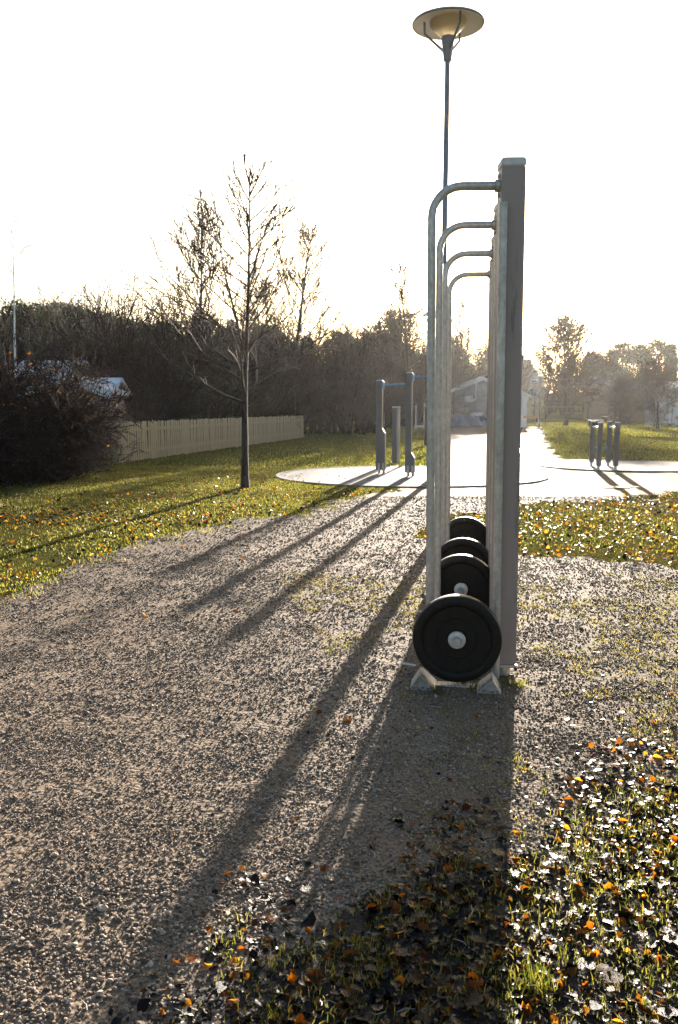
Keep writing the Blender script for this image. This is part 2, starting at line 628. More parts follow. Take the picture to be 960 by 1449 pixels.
NR, NC = 600, 430
yk = 0.55 * np.exp(np.linspace(0, math.log(78 / 0.55), NR))
u = np.linspace(-1, 1, NC)
gy = np.repeat(yk[:, None], NC, 1)
gx = u[None, :] * (0.62 * gy + 1.3)
gz = height(gx, gy)
gv = np.stack([gx, gy, gz], -1).reshape(-1, 3)
ii = np.arange(NR * NC).reshape(NR, NC)
gf = np.stack([ii[:-1, :-1], ii[:-1, 1:], ii[1:, 1:], ii[1:, :-1]], -1).reshape(-1, 4)
fc = gv[gf].mean(1)
fz = zone(fc[:, 0], fc[:, 1])
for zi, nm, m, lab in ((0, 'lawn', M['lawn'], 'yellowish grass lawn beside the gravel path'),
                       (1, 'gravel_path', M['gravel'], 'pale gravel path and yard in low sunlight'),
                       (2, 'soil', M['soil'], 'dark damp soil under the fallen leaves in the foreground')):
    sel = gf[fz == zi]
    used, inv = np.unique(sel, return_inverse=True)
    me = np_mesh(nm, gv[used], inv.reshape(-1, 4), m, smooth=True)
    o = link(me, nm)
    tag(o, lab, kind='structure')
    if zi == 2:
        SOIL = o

# far ground to the horizon
b = MB()
b.add([(-600, -60, -0.08), (600, -60, -0.08), (600, 900, -0.08), (-600, 900, -0.08)], [(0, 1, 2, 3)])
tag(b.build('ground', M['field']), 'wide grassy ground running to the horizon', kind='structure')


# wooded hill far behind
def hill():
    nx, ny = 90, 16
    xs = np.linspace(-220, 260, nx)
    ys = np.linspace(95, 330, ny)
    X, Y = np.meshgrid(xs, ys)
    t = np.clip((Y - 95) / 190, 0, 1)
    prof = 13 + 6 * np.clip(-X / 120, 0, 1) - 6 * np.clip((X - 10) / 60, 0, 1)
    Z = -0.5 + t * prof + fbm(X * 0.03, Y * 0.03) * 3 * t
    v = np.stack([X, Y, Z], -1).reshape(-1, 3)
    i = np.arange(nx * ny).reshape(ny, nx)
    f = np.stack([i[:-1, :-1], i[:-1, 1:], i[1:, 1:], i[1:, :-1]], -1).reshape(-1, 4)
    o = link(np_mesh('hill', v, f, M['field'], smooth=True), 'hill')
    tag(o, 'low wooded hill behind the gardens', kind='structure')


hill()


# pebbles: one stuff object, instanced in geometry nodes on a cloud of points
def pebbles():
    rs = np.random.RandomState(11)
    P = []
    for (d0, d1, dens) in ((0.8, 2.2, 14000), (2.2, 3.4, 10000), (3.4, 5.0, 5600), (5.0, 7.5, 2900), (7.5, 12.5, 1100)):
        wid0 = 0.50 * d1 + 1.2
        n = int((d1 - d0) * 2 * wid0 * dens)
        y = rs.uniform(d0, d1, n)
        x = rs.uniform(-wid0, wid0, n)
        k = (np.abs(x) < 0.50 * y + 1.2)
        x, y = x[k], y[k]
        z = zone(x, y)
        keep = (z == 1) | ((z == 2) & (rs.rand(len(x)) < np.clip(1.0 - 1.1 * litter_frac(x, y) + 0.9 * fbm(x * 4, y * 4), 0.02, 0.9)))
        # clumpy cover: scuffed bare hollows between heaped stones
        cl = fbm(x * 5 + 3, y * 5, 3)
        keep &= (rs.rand(len(x)) < np.clip(0.78 + cl * 1.0, 0.15, 1))
        x, y = x[keep], y[keep]
        size = np.exp(rs.normal(0, 0.33, len(x))) * (0.0038 if d0 < 2 else 0.0031) * (1 + 0.17 * max(0, d0 - 2.0))
        big = rs.rand(len(x)) < 0.006
        size[big] *= 1.6
        P.append(np.stack([x, y, height(x, y) + size * 0.35, size], -1))
    P = np.concatenate(P)
    me = bpy.data.meshes.new('gravel_stones')
    me.vertices.add(len(P))
    me.vertices.foreach_set('co', np.ascontiguousarray(P[:, :3], np.float32).ravel())
    a = me.attributes.new('size', 'FLOAT', 'POINT')
    a.data.foreach_set('value', np.ascontiguousarray(P[:, 3], np.float32))
    me.materials.append(M['pebble'])
    o = link(me, 'gravel_stones')
    tag(o, 'loose gravel stones covering the path', kind='stuff')
    ng = bpy.data.node_groups.new('scatter_stones', 'GeometryNodeTree')
    ng.interface.new_socket('Geometry', in_out='INPUT', socket_type='NodeSocketGeometry')
    ng.interface.new_socket('Geometry', in_out='OUTPUT', socket_type='NodeSocketGeometry')
    L = ng.links.new
    gi = ng.nodes.new('NodeGroupInput')
    go = ng.nodes.new('NodeGroupOutput')
    ico = ng.nodes.new('GeometryNodeMeshIcoSphere')
    ico.inputs['Radius'].default_value = 1.0
    ico.inputs['Subdivisions'].default_value = 2
    sp = ng.nodes.new('GeometryNodeSetPosition')
    nz = ng.nodes.new('ShaderNodeTexNoise')
    nz.inputs['Scale'].default_value = 1.1
    nz.inputs['Detail'].default_value = 1
    sub = ng.nodes.new('ShaderNodeVectorMath')
    sub.operation = 'SUBTRACT'
    sub.inputs[1].default_value = (0.5, 0.5, 0.5)
    L(nz.outputs['Color'], sub.inputs[0])
    L(ico.outputs['Mesh'], sp.inputs['Geometry'])
    L(sub.outputs[0], sp.inputs['Offset'])
    tr = ng.nodes.new('GeometryNodeTransform')
    tr.inputs['Scale'].default_value = (1.15, 0.85, 0.65)
    L(sp.outputs[0], tr.inputs['Geometry'])
    sm = ng.nodes.new('GeometryNodeSetMaterial')
    sm.inputs['Material'].default_value = M['pebble']
    L(tr.outputs[0], sm.inputs['Geometry'])
    iop = ng.nodes.new('GeometryNodeInstanceOnPoints')
    L(gi.outputs[0], iop.inputs['Points'])
    L(sm.outputs[0], iop.inputs['Instance'])
    rv = ng.nodes.new('FunctionNodeRandomValue')
    rv.data_type = 'FLOAT_VECTOR'
    rv.inputs[0].default_value = (-0.6, -0.6, 0)
    rv.inputs[1].default_value = (0.6, 0.6, 6.28)
    L(rv.outputs[0], iop.inputs['Rotation'])
    na = ng.nodes.new('GeometryNodeInputNamedAttribute')
    na.data_type = 'FLOAT'
    na.inputs['Name'].default_value = 'size'
    L(na.outputs['Attribute'], iop.inputs['Scale'])
    L(iop.outputs[0], go.inputs[0])
    md = o.modifiers.new('scatter', 'NODES')
    md.node_group = ng
    return len(P)


NPEB = pebbles()


# ------------------------------------------------------------------ leaves
def leaf_proto(seed):
    """one curled leaf, about unit size, lying on z=0: vertices and triangles"""
    r = random.Random(seed)
    n = 6
    vs_, fs = [], []
    lobes = r.choice([0, 0, 1])
    curl = r.uniform(-0.6, 1.2)
    side = r.uniform(0.1, 0.6)
    tw = r.uniform(-0.4, 0.4)
    for i in range(n + 1):
        t = i / n
        w = math.sin(math.pi * min(1, t ** 0.8 * 0.97 + 0.015)) * 0.40
        if lobes:
            w *= 1.0 + (0.38 if i % 2 else -0.25)
        x = t - 0.5
        zc = 0.10 * curl * (x * x * 4 - 0.3)
        for sgn in (-1, 0, 1):
            jy = sgn * w * r.uniform(0.85, 1.1)
            zz = zc + abs(sgn) * w * side * r.uniform(0.2, 1.0) + tw * x * jy
            vs_.append((x + (0.05 * abs(sgn) * (1 if lobes else 0)), jy, zz))
    for i in range(n):
        a = i * 3
        for q in ((a, a + 1, a + 4, a + 3), (a + 1, a + 2, a + 5, a + 4)):
            fs.append((q[0], q[1], q[2]))
            fs.append((q[0], q[2], q[3]))
    v = np.array(vs_)
    v[:, 2] -= v[:, 2].min()
    return v, np.array(fs)


LEAVES = [leaf_proto(s) for s in range(14)]


def rotm(rx, ry, rz):
    return np.array(Euler((rx, ry, rz)).to_matrix())


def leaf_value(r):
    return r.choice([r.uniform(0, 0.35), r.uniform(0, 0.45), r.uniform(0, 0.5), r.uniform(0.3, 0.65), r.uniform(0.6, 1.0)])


# the largest (nearest) leaves: parts of the soil, each its own object
proto_meshes = []
for k, (v, f) in enumerate(LEAVES):
    for q in range(3):
        val = [0.12, 0.34, 0.8][q] + random.uniform(-0.12, 0.12)
        proto_meshes.append(np_mesh('leaf', v, f, M['leaf'], np.full(len(f), val), smooth=True))
rl = random.Random(5)
cand = []
while len(cand) < 300:
    y = rl.uniform(1.02, 2.25) if rl.random() < 0.7 else rl.uniform(1.02, 3.1)
    x = rl.uniform(-0.3, 0.52 * y + 0.1)
    if rl.random() < float(litter_frac(np.array([x]), np.array([y]))[0]) ** 1.5:
        cand.append((x, y))
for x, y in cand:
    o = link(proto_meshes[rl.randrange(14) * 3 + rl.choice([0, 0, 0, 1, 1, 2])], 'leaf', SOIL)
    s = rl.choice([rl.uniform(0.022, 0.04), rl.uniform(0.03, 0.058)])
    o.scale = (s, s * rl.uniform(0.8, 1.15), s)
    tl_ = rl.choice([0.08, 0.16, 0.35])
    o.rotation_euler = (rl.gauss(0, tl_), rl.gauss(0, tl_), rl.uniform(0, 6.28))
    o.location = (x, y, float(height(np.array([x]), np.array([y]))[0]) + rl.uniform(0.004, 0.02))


def scatter_leaves(name, label, regions, seed):
    r = random.Random(seed)
    V, Fc, Rn = [], [], []
    off = 0
    for (pts, s0, s1, lift, bright) in regions:
        hz = height(pts[:, 0], pts[:, 1])
        for (x, y), h in zip(pts, hz):
            v, f = r.choice(LEAVES)
            s = r.uniform(s0, s1)
            tl_ = r.choice([0.12, 0.3, 0.6])
            m = rotm(r.gauss(0, tl_), r.gauss(0, tl_), r.uniform(0, 6.28))
            V.append(v @ m.T * s + (x, y, h + r.uniform(0, lift)))
            Fc.append(f + off)
            off += len(v)
            val = leaf_value(r) if r.random() > bright else r.uniform(0.62, 1.0)
            Rn.append(np.full(len(f), val))
    me = np_mesh(name, np.concatenate(V), np.concatenate(Fc), M['leaf'], np.concatenate(Rn), smooth=True)
    tag(link(me, name), label, kind='stuff')


def rand_pts(rs, n, x0, x1, y0, y1, z=None, wedge=0.55, pad=0.4):
    y = rs.uniform(y0, y1, n)
    x = rs.uniform(x0, x1, n)
    k = np.abs(x) < wedge * y + pad
    x, y = x[k], y[k]
    if z is not None:
        zz = zone(x, y)
        k = np.isin(zz, z)
        x, y = x[k], y[k]
    return np.stack([x, y], -1)


rs = np.random.RandomState(21)
near = rand_pts(rs, 30000, -0.6, 2.1, 0.85, 3.4, [1, 2])
near = near[rs.rand(len(near)) < np.clip(litter_frac(near[:, 0], near[:, 1]) ** 2.1 + 1.1 * fbm(near[:, 0] * 3, near[:, 1] * 3) * litter_frac(near[:, 0], near[:, 1]), 0.0, 1)]
litter_edge = rand_pts(rs, 700, -0.6, 2.2, 1.3, 4.0, [1])
litter_edge = litter_edge[rs.rand(len(litter_edge)) < np.clip(0.25 + 0.35 * litter_edge[:, 0] - 0.12 * (litter_edge[:, 1] - 2.5), 0.02, 1)]
lawnL = rand_pts(rs, 30000, -9, 0.6, 4.8, 17, [0])
# leaves gather along the path edge
e = fbm(lawnL[:, 0] * 0.7, lawnL[:, 1] * 0.7)
lawnL = lawnL[rs.rand(len(lawnL)) < np.clip((14.5 - lawnL[:, 1]) / 5, 0.12, 1) * np.clip(0.75 + 1.2 * e, 0.2, 1)]
lawnR = rand_pts(rs, 4200, 0.8, 7, 7.0, 13.5, [0])
path = rand_pts(rs, 130, -4, 5, 2.5, 13, [1])
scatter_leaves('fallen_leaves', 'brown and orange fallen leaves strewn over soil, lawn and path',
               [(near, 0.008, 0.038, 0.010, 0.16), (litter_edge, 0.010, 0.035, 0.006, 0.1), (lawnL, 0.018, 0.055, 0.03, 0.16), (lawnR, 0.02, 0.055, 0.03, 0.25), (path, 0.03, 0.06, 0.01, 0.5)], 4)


# ------------------------------------------------------------------ grass blades
def blades(regions, seed):
    rs = np.random.RandomState(seed)
    V, Fc, Rn = [], [], []
    off = 0
    for pts, hmin, hmax, wid, dry in regions:
        n = len(pts)
        h = rs.uniform(hmin, hmax, n)
        a = rs.uniform(0, 2 * math.pi, n)
        lean = rs.uniform(0.1, 0.9, n)
        b_ = rs.uniform(0, 2 * math.pi, n)
        base = np.stack([pts[:, 0], pts[:, 1], height(pts[:, 0], pts[:, 1]) - 0.004], -1)
        w = np.stack([np.cos(a), np.sin(a), 0 * a], -1) * (wid * 0.5)
        ld = np.stack([np.cos(b_), np.sin(b_), 0 * b_], -1)
        mid = base + ld * (h * lean * 0.3)[:, None] + np.stack([0 * h, 0 * h, h * 0.6], -1)
        tip = base + ld * (h * lean)[:, None] + np.stack([0 * h, 0 * h, h * (1 - 0.3 * lean)], -1)
        v = np.stack([base - w, base + w, mid + w * 0.75, mid - w * 0.75, tip], 1)
        V.append(v.reshape(-1, 3))
        o = off + np.arange(n)[:, None] * 5
        Fc.append(np.concatenate([o + [0, 1, 2], o + [0, 2, 3], o + [3, 2, 4]]))
        off += n * 5
        r = np.clip(rs.beta(2, 2.2, n) * 0.9 + dry * rs.rand(n), 0, 1)
        Rn.append(np.concatenate([r, r, r]))
    return np.concatenate(V), np.concatenate(Fc), np.concatenate(Rn)


def tufts(rs, centers, n, spread):
    c = np.repeat(centers, n, 0)
    return c + rs.normal(0, spread, c.shape)


rs = np.random.RandomState(33)
tl = rand_pts(rs, 4200, -0.4, 1.9, 0.9, 3.3, [2])
tg = rand_pts(rs, 5200, -0.6, 3.6, 2.0, 6.6, [1])
tg = tg[(tg[:, 0] > 0.35 - 0.2 * (tg[:, 1] - 2.2))]
tg = tg[fbm(tg[:, 0] * 2, tg[:, 1] * 2) > -0.08]
foot = np.array([G(735, 972)[:2], G(722, 970)[:2], G(700, 974)[:2], G(618, 982)[:2], G(675, 978)[:2], G(655, 970)[:2], G(760, 1400)[:2], G(762, 1404)[:2], G(752, 1398)[:2]])
edge = rand_pts(rs, 2600, -7, 0.5, 5.0, 15, None)
ez = zone(edge[:, 0], edge[:, 1])
ez2 = zone(edge[:, 0] - 0.15, edge[:, 1] + 0.45)
edge = edge[(ez == 1) & (ez2 == 0)]
lawn_near = np.concatenate([rand_pts(rs, 170000, -9, 0.9, 4.8, 19, [0]), rand_pts(rs, 36000, 0.6, 7.5, 6.5, 14, [0])])
lawn_far = rand_pts(rs, 60000, -12, 14, 18, 40, [0])
lawn_out = rand_pts(rs, 60000, -14, 44, 38, 77, [0])
lawn_near = lawn_near[rs.rand(len(lawn_near)) < np.clip(0.72 + 1.5 * fbm(lawn_near[:, 0] * 1.1, lawn_near[:, 1] * 1.1 + 9), 0.12, 1)]
v, f, r = blades([(tufts(rs, tl, 9, 0.022), 0.012, 0.042, 0.0026, 0.25), (tufts(rs, tg, 10, 0.020), 0.009, 0.026, 0.003, 0.5), (tufts(rs, foot, 45, 0.022), 0.03, 0.075, 0.003, 0.05),
                  (tufts(rs, edge, 10, 0.05), 0.015, 0.05, 0.006, 0.3), (lawn_near, 0.008, 0.036, 0.009, 0.22), (lawn_far, 0.03, 0.07, 0.018, 0.1), (lawn_out, 0.05, 0.10, 0.04, 0.1)], 8)
tag(link(np_mesh('grass', v, f, M['blade'], r), 'grass'), 'short backlit grass blades on the lawn and among the leaves', kind='stuff')

# small twigs lying on the gravel
b = MB()
r_ = random.Random(12)
for _ in range(260):
    y = r_.uniform(1.1, 5.5)
    x = r_.uniform(-0.5 * y, 0.5 * y)
    h = float(height(np.array([x]), np.array([y]))[0]) + 0.006
    a = r_.uniform(0, 6.28)
    l = r_.uniform(0.015, 0.05)
    b.tube([(x, y, h), (x + math.cos(a) * l * .5, y + math.sin(a) * l * .5, h + r_.uniform(0, .006)), (x + math.cos(a + .3) * l, y + math.sin(a + .3) * l, h + r_.uniform(0, .008))], [.0014, .0014, .0009], 4)
tag(b.build('twigs', M['wood_light']), 'tiny broken twigs and needles lying on the gravel', kind='stuff')


# ------------------------------------------------------------------ pads
def pad(name, c, rx, ry, label, seed):
    t = empty(name, (c[0], c[1], 0), 0, label, 'exercise pad')
    n = 72
    r = random.Random(seed)
    pts = [(rx * math.cos(2 * math.pi * k / n), ry * math.sin(2 * math.pi * k / n)) for k in range(n)]
    b = MB()
    b.prism(pts, -0.05, 0.022, 'z')
    b.build('pad_surface', M['concrete'], t)
    b = MB()
    k_ = MB()
    v = []
    for s_, z in ((1.0, -0.05), (1.0, 0.030), (1.014, 0.033), (1.024, 0.030), (1.03, -0.05)):
        v += [(x * s_ + (x / rx) * 0.001, y * s_, z) for x, y in pts]
    f = []
    for q in range(4):
        for k in range(n):
            k2 = (k + 1) % n
            f.append((q * n + k, q * n + k2, (q + 1) * n + k2, (q + 1) * n + k))
    k_.add(v, f)
    k_.build('kerb', M['kerb'], t, smooth=30)
    return t


pad1_c = (G(581, 690) + G(581, 661)) / 2
pad('exercise_pad', pad1_c, 2.75, (G(581, 661) - G(581, 690)).length / 2, 'round pale rubber pad with dark kerb under the blue pull-up bars', 1)
pad2_c = Vector((7.3, 19.0, 0))
pad('exercise_pad', pad2_c, 2.35, 1.75, 'pale pad under the short dip bars at the right', 2)

# puddles where the path shines
for i, (px, py, rx, ry, lab) in enumerate([(878, 690, 0.30, 0.16, 'small puddle on the gravel before the dip bars'), (752, 640, 0.42, 2.2, 'long wet patch on the path right of the tall post')]):
    c = G(px, py)
    n = 28
    r = random.Random(i)
    pts = []
    for k in range(n):
        t = 2 * math.pi * k / n
        q = 1 + 0.22 * math.sin(2 * t + i) + 0.15 * math.sin(5 * t + 2) + r.uniform(-.05, .05)
        pts.append((c.x + rx * q * math.cos(t), c.y + ry * q * math.sin(t), 0.016))
    b = MB()
    b.add(pts, [tuple(range(n))])
    m, nt, bs, o_ = mat('wet_ground')
    bs.inputs['Base Color'].default_value = (0.10, 0.085, 0.07, 1)
    bs.inputs['Roughness'].default_value = 0.18
    nz = noise(nt, 7, 3)
    bump(nt, nz.outputs['Fac'], bs, 0.35, 0.03)
    tag(b.build('puddle', m), lab, kind='structure')

# ------------------------------------------------------------------ lifting rack row
ROW = math.atan(0.174)
D1 = G(720, 953).y
HP = at(660, 264, D1).z         # height of the bent pipes
POST_H = at(720, 228, D1).z
pipe1 = at(609.7, 850, D1)
row_dir = Vector((math.sin(ROW), math.cos(ROW), 0))
lat = Vector((math.cos(ROW), -math.sin(ROW), 0))


def lifting_frame():
    t = empty('lifting_frame', (pipe1.x, pipe1.y, 0), -ROW)
    # bent pipe: up from the ground, round a bend, across to the post
    rr = 0.0212
    Rb = 0.15
    pts = [(0, 0, -0.15), (0, 0, 1.0), (0, 0, HP - Rb)]
    for k in range(1, 11):
        a = math.pi / 2 * k / 10
        pts.append((Rb - Rb * math.cos(a), 0, HP - Rb + Rb * math.sin(a)))
    pts.append((0.334, 0, HP))
    MB().tube(pts, rr, 20).build('bent_pipe', M['galv'], t, smooth=40)
    p = MB().box(0.334, 0.452, -0.058, 0.062, 0.062, POST_H - 0.042, 0.006).build('post', M['post_paint'], t, smooth=30)
    MB().box(0.332, 0.454, -0.060, 0.064, POST_H - 0.042, POST_H, 0.008).build('post_cap', M['cap'], t, smooth=30)
    MB().box(0.328, 0.456, -0.064, 0.068, 0.050, 0.062, 0.002).build('base_flange', M['galv'], t)
    b = MB().tube([(0.392, 0, -0.2), (0.392, 0, 0.050)], 0.038, 24)
    b.build('foot', M['galv'], t, smooth=40)
    MB().tube([(0.338, -0.082, -0.1), (0.338, -0.082, HP - 0.10)], rr, 18).build('guide_pipe', M['galv'], t, smooth=40)
    for z in (0.30, HP - 0.13):
        MB().box(0.322, 0.346, -0.080, -0.0555, z - 0.02, z + 0.02, 0.003).build('guide_bracket', M['galv'], t)
    for z in (HP - 0.045, HP + 0.045):
        MB().lathe([(0, 0.012), (0.010, 0.010), (0.011, 0), (0.011, -0.01)], 10, Matrix.Translation((0.3345, 0.0, z)) @ Matrix.Rotation(-math.pi / 2, 4, 'Y')).build('bolt', M['galv'], t, smooth=40)
    b = MB()
    b.lathe([(0.026, 0), (0.030, 0.002), (0.030, 0.03), (0.026, 0.034), (0.0215, 0.034)], 20, Matrix.Translation((0.312, 0, HP)) @ Matrix.Rotation(math.pi / 2, 4, 'Y'))
    b.build('collar', M['galv'], t, smooth=40)
    for sx in (0.335, 0.450):
        MB().lathe([(0, -0.012), (0.009, -0.010), (0.010, 0), (0.010, 0.01)], 8, Matrix.Translation((sx - 0.0 if sx < 0.4 else sx, -0.05, 0.040))).build('bolt', M['black'], t)
    return t


fr = lifting_frame()
FD = [D1, D1 * 1.206, D1 * 1.423, D1 * 1.639]
flabels = ['nearest tall grey post and bent steel pipe frame, behind the front weight plate',
           'second lifting frame from the front, between the two front weight plates',
           'third lifting frame from the front, its bent pipe lower in view than two others',
           'farthest lifting frame of the row, smallest bent pipe just before the rear plate']
frames = []
for i, d in enumerate(FD):
    o = fr if i == 0 else dup(fr)
    s = (d - D1) / math.cos(ROW)
    o.location = (pipe1.x + row_dir.x * s, pipe1.y + row_dir.y * s, 0)
    o.rotation_euler = (0, R(-0.6), 0)
    tag(o, flabels[i], 'lifting frame', 'steel lifting frames in a row')
    frames.append(o)


def plate_profile():
    R0, w = 0.224, 0.038
    pr = [(0.030, 0.020), (0.0465, 0.024), (0.050, 0.026), (0.052, 0.022), (0.098, 0.022), (0.100, 0.0265), (0.106, 0.0265), (0.108, 0.022),
          (0.168, 0.0225), (0.174, 0.031), (0.178, w - 0.002), (0.186, w), (0.210, w), (0.220, w - 0.005), (R0, w - 0.014)]
    back = [(r_, -z) for r_, z in reversed(pr)]
    return pr + back


TOY = Matrix.Rotation(math.pi / 2, 4, 'X')        # lathe axis +Z -> -Y (towards the camera)


def barbell(front, length):
    t = empty('barbell', front, -ROW)
    for y in (0.0, length):
        p = MB().lathe(plate_profile(), 72, Matrix.Translation((0, y, 0)) @ TOY).build('weight_plate', M['rubber'], t, smooth=35)
        for sg in (-1, 1):
            b = MB().lathe([(0.0228, 0.044), (0.041, 0.044), (0.0445, 0.040), (0.0445, 0.015)], 28, Matrix.Translation((0, y, 0)) @ (TOY if sg < 0 else Matrix.Rotation(-math.pi / 2, 4, 'X')))
            b.build('hub_ring', M['chrome'], p, smooth=40)
    MB().tube([(0, -0.085, 0), (0, -0.082, 0), (0, length + 0.085, 0)], [0.020, 0.0225, 0.0225], 20).build('bar', M['galv'], t, smooth=40)
    return t


P1 = at(647, 903, D1 - 0.19)
P2d, P3d, P4d = D1 * 1.225, D1 * 1.385, D1 * 1.66
L1 = (P2d - P1.y) / math.cos(ROW)
bb = barbell(P1, L1)
tag(bb, 'front barbell with two black rubber plates nearest the camera', 'barbell', 'barbells in the lifting rack')
s3 = (P3d - P1.y) / math.cos(ROW)
b2 = barbell(P1 + row_dir * s3, (P4d - P3d) / math.cos(ROW))
tag(b2, 'rear barbell, its plates half hidden behind the front plates', 'barbell', 'barbells in the lifting rack')


# folded steel cradles the plates rest in
def cradle():
    t = empty('plate_cradle', (P1.x, P1.y, 0), -ROW)
    for sx in (-1, 1):
        pr = [(sx * 0.105, 0.004), (sx * 0.225, 0.004), (sx * 0.182, 0.072)]
        b = MB()
        th = 0.005
        a, c, d = [Vector((p[0], 0, p[1])) for p in pr]
        for (p, q) in ((c, d), (a, c), (d, a)):                 # folded flanges round the triangle
            dirv = (q - p).normalized()
            nrm = Vector((-dirv.z, 0, dirv.x))
            v = [p, q, q + nrm * th, p + nrm * th]
            b.prism([(w_.x, w_.z) for w_ in v], -0.09, 0.05)
        b.build('side_channel', M['galv'], t)
        k = MB().prism(pr, -0.055, -0.050)
        k.build('end_plate', M['galv'], t)
    MB().box(-0.11, 0.11, -0.03, 0.03, 0.003, 0.010, 0.001).build('cross_strip', M['galv'], t)
    MB().tube([(-0.30, 0.22, 0.03), (-0.22, 0.20, 0.028)], 0.008, 8).build('pin', M['galv'], t)
    return t


cr = cradle()
tag(cr, 'galvanised folded cradle under the front weight plate', 'cradle', 'plate cradles on the gravel')
for s, lab in ((L1, 'cradle under the second plate, almost hidden by the front plate'), (s3, 'cradle under the third plate of the rack')):
    c2 = dup(cr)
    c2.location = P1 + row_dir * s
    c2.location.z = 0
    tag(c2, lab, 'cradle', 'plate cradles on the gravel')


# ------------------------------------------------------------------ street lamp behind the rack
def dish_lamp():
    base = G(622, 757)
    Y = base.y
    top = at(635, 12, Y)
    rim = at(635, 34, Y).z
    Rr = 51.5 * (at(635, 25, Y) - Vector((0, 0, CAM_H))).length / F_PX * 0.82
    t = empty('street_lamp', (base.x, base.y, 0), 0, 'tall grey dish street lamp with white underside rising behind the rack', 'street lamp')
    neck0 = at(632, 87, Y).z
    neck1 = at(634, 54, Y).z
    MB().tube([(0, 0, -0.3), (0, 0, 2.3), (0, 0, 2.36), (0, 0, neck0 + 0.03)], [0.060, 0.060, 0.032, 0.026], 20).build('pole', M['lamp_metal'], t, smooth=40)
    b = MB().lathe([(0.0, neck0), (0.036, neck0), (0.040, neck0 + 0.01), (0.068, neck1), (0.066, neck1 + 0.008), (0.0, neck1 + 0.008)], 28)
    b.build('neck', M['lamp_metal'], t, smooth=30)
    # frosted funnel between neck and dish
    m, nt, bs, o_ = mat('frosted_lamp_glass')
    bs.inputs['Base Color'].default_value = (0.85, 0.74, 0.55, 1)
    bs.inputs['Roughness'].default_value = 0.45
    bs.inputs['Transmission Weight'].default_value = 0.5
    tz = rim + 0.02
    b = MB().lathe([(0.060, neck1), (0.075, neck1 + 0.02), (0.185, tz - 0.03), (0.190, tz), (0.182, tz - 0.02), (0.06, neck1 + 0.02)], 36)
    b.build('glass_funnel', m, t, smooth=40)
    # shallow dish: dark outside, white inside
    out = [(Rr, rim - 0.012), (Rr + 0.006, rim), (Rr * 0.99, rim + 0.016), (Rr * 0.8, rim + 0.038), (Rr * 0.5, rim + 0.062), (Rr * 0.2, rim + 0.075), (0, rim + 0.078)]
    TILT = Matrix.Translation((0, 0, rim)) @ Matrix.Rotation(R(2.5), 4, 'X') @ Matrix.Translation((0, 0, -rim))
    b = MB().lathe(out, 64, TILT)
    b.build('dish', M['lamp_metal'], t, smooth=40)
    inn = [(0, rim + 0.056), (Rr * 0.22, rim + 0.055), (Rr * 0.5, rim + 0.046), (Rr * 0.8, rim + 0.022), (Rr * 0.965, rim + 0.006), (Rr - 0.002, rim - 0.010)]
    b = MB().lathe(inn, 64, TILT)
    b.build('reflector', M['lamp_white'], t, smooth=40)
    for a in (R(172), R(292), R(52)):
        ca, sa = math.cos(a), math.sin(a)
        b = MB().tube([(0.04 * ca, 0.04 * sa, neck0 + 0.10), (0.24 * ca, 0.24 * sa, neck1 + 0.055), (0.245 * ca, 0.245 * sa, rim + 0.03)], [0.014, 0.012, 0.011], 8)
        b.build('bracket_arm', M['lamp_metal'], t, smooth=40)
    return t


dish_lamp()


# ------------------------------------------------------------------ pull-up bars
def pull_post(px, pbase, ptop, shoulder_py, turn=R(-14)):
    g = G(px, pbase)
    H = at(px, ptop, g.y).z
    zs = at(px, shoulder_py, g.y).z
    t = empty('pull_up_post', g, turn)
    w, d = 0.062, 0.07
    w2 = 0.13
    poly = [(-w, 0.10), (w2, 0.10), (w2, zs - 0.11), (w, zs), (w, H), (-w, H)]
    MB().prism(poly, -d, d).build('post', M['dark_post'], t)
    MB().box(-w - 0.003, w + 0.003, -d - 0.003, d + 0.003, H, H + 0.016, 0.004).build('post_cap', M['cap'], t)
    for x in (0.0, 0.095):
        q = MB().tube([(x, 0, -0.02), (x, 0, 0.10)], 0.026, 14).build('foot', M['galv'], t, smooth=40)
        MB().box(x - 0.022, x + 0.022, -d - 0.008, -d, 0.09, 0.24, 0.003).build('foot_bracket', M['galv'], t)
    MB().box(w - 0.004, w + 0.028, -0.045, 0.045, H - 0.16, H - 0.012, 0.006).build('clamp', M['blue'], t, smooth=30)
    return t, g, H


posts = []
for (px, pb, pt, ps, lab) in ((537, 671, 539, 606, 'leftmost pull-up post, lower, with high shoulder'), (578, 675, 528, 640, 'middle taller pull-up post standing on the round pad'),
                              (614, 677, 521, 645, 'third pull-up post, mostly hidden behind the steel pipes')):
    t, g, H = pull_post(px, pb, pt, ps)
    tag(t, lab, 'pull-up post', 'pull-up posts on the round pad')
    posts.append((t, g, H))
for (a, b_, lab) in ((0, 1, 'lower light blue pull-up bar between the left and middle posts'), (1, 2, 'upper light blue pull-up bar running behind the steel pipes')):
    ga, Ha = posts[a][1], posts[a][2]
    gb = posts[b_][1]
    z = Ha - 0.085
    p0 = Vector((ga.x + 0.085, ga.y - 0.01, z))
    p1 = Vector((gb.x - 0.055, gb.y + 0.0, z))
    t = empty('pull_up_bar', p0, 0, lab, 'pull-up bar', 'blue pull-up bars')
    dd = p1 - p0
    MB().tube([(0, 0, 0), tuple(dd)], 0.017, 14).build('bar', M['blue'], t, smooth=40)
    MB().tube([(0, 0, 0), tuple(dd.normalized() * 0.018)], 0.032, 14).build('end_flange', M['blue'], t, smooth=40)

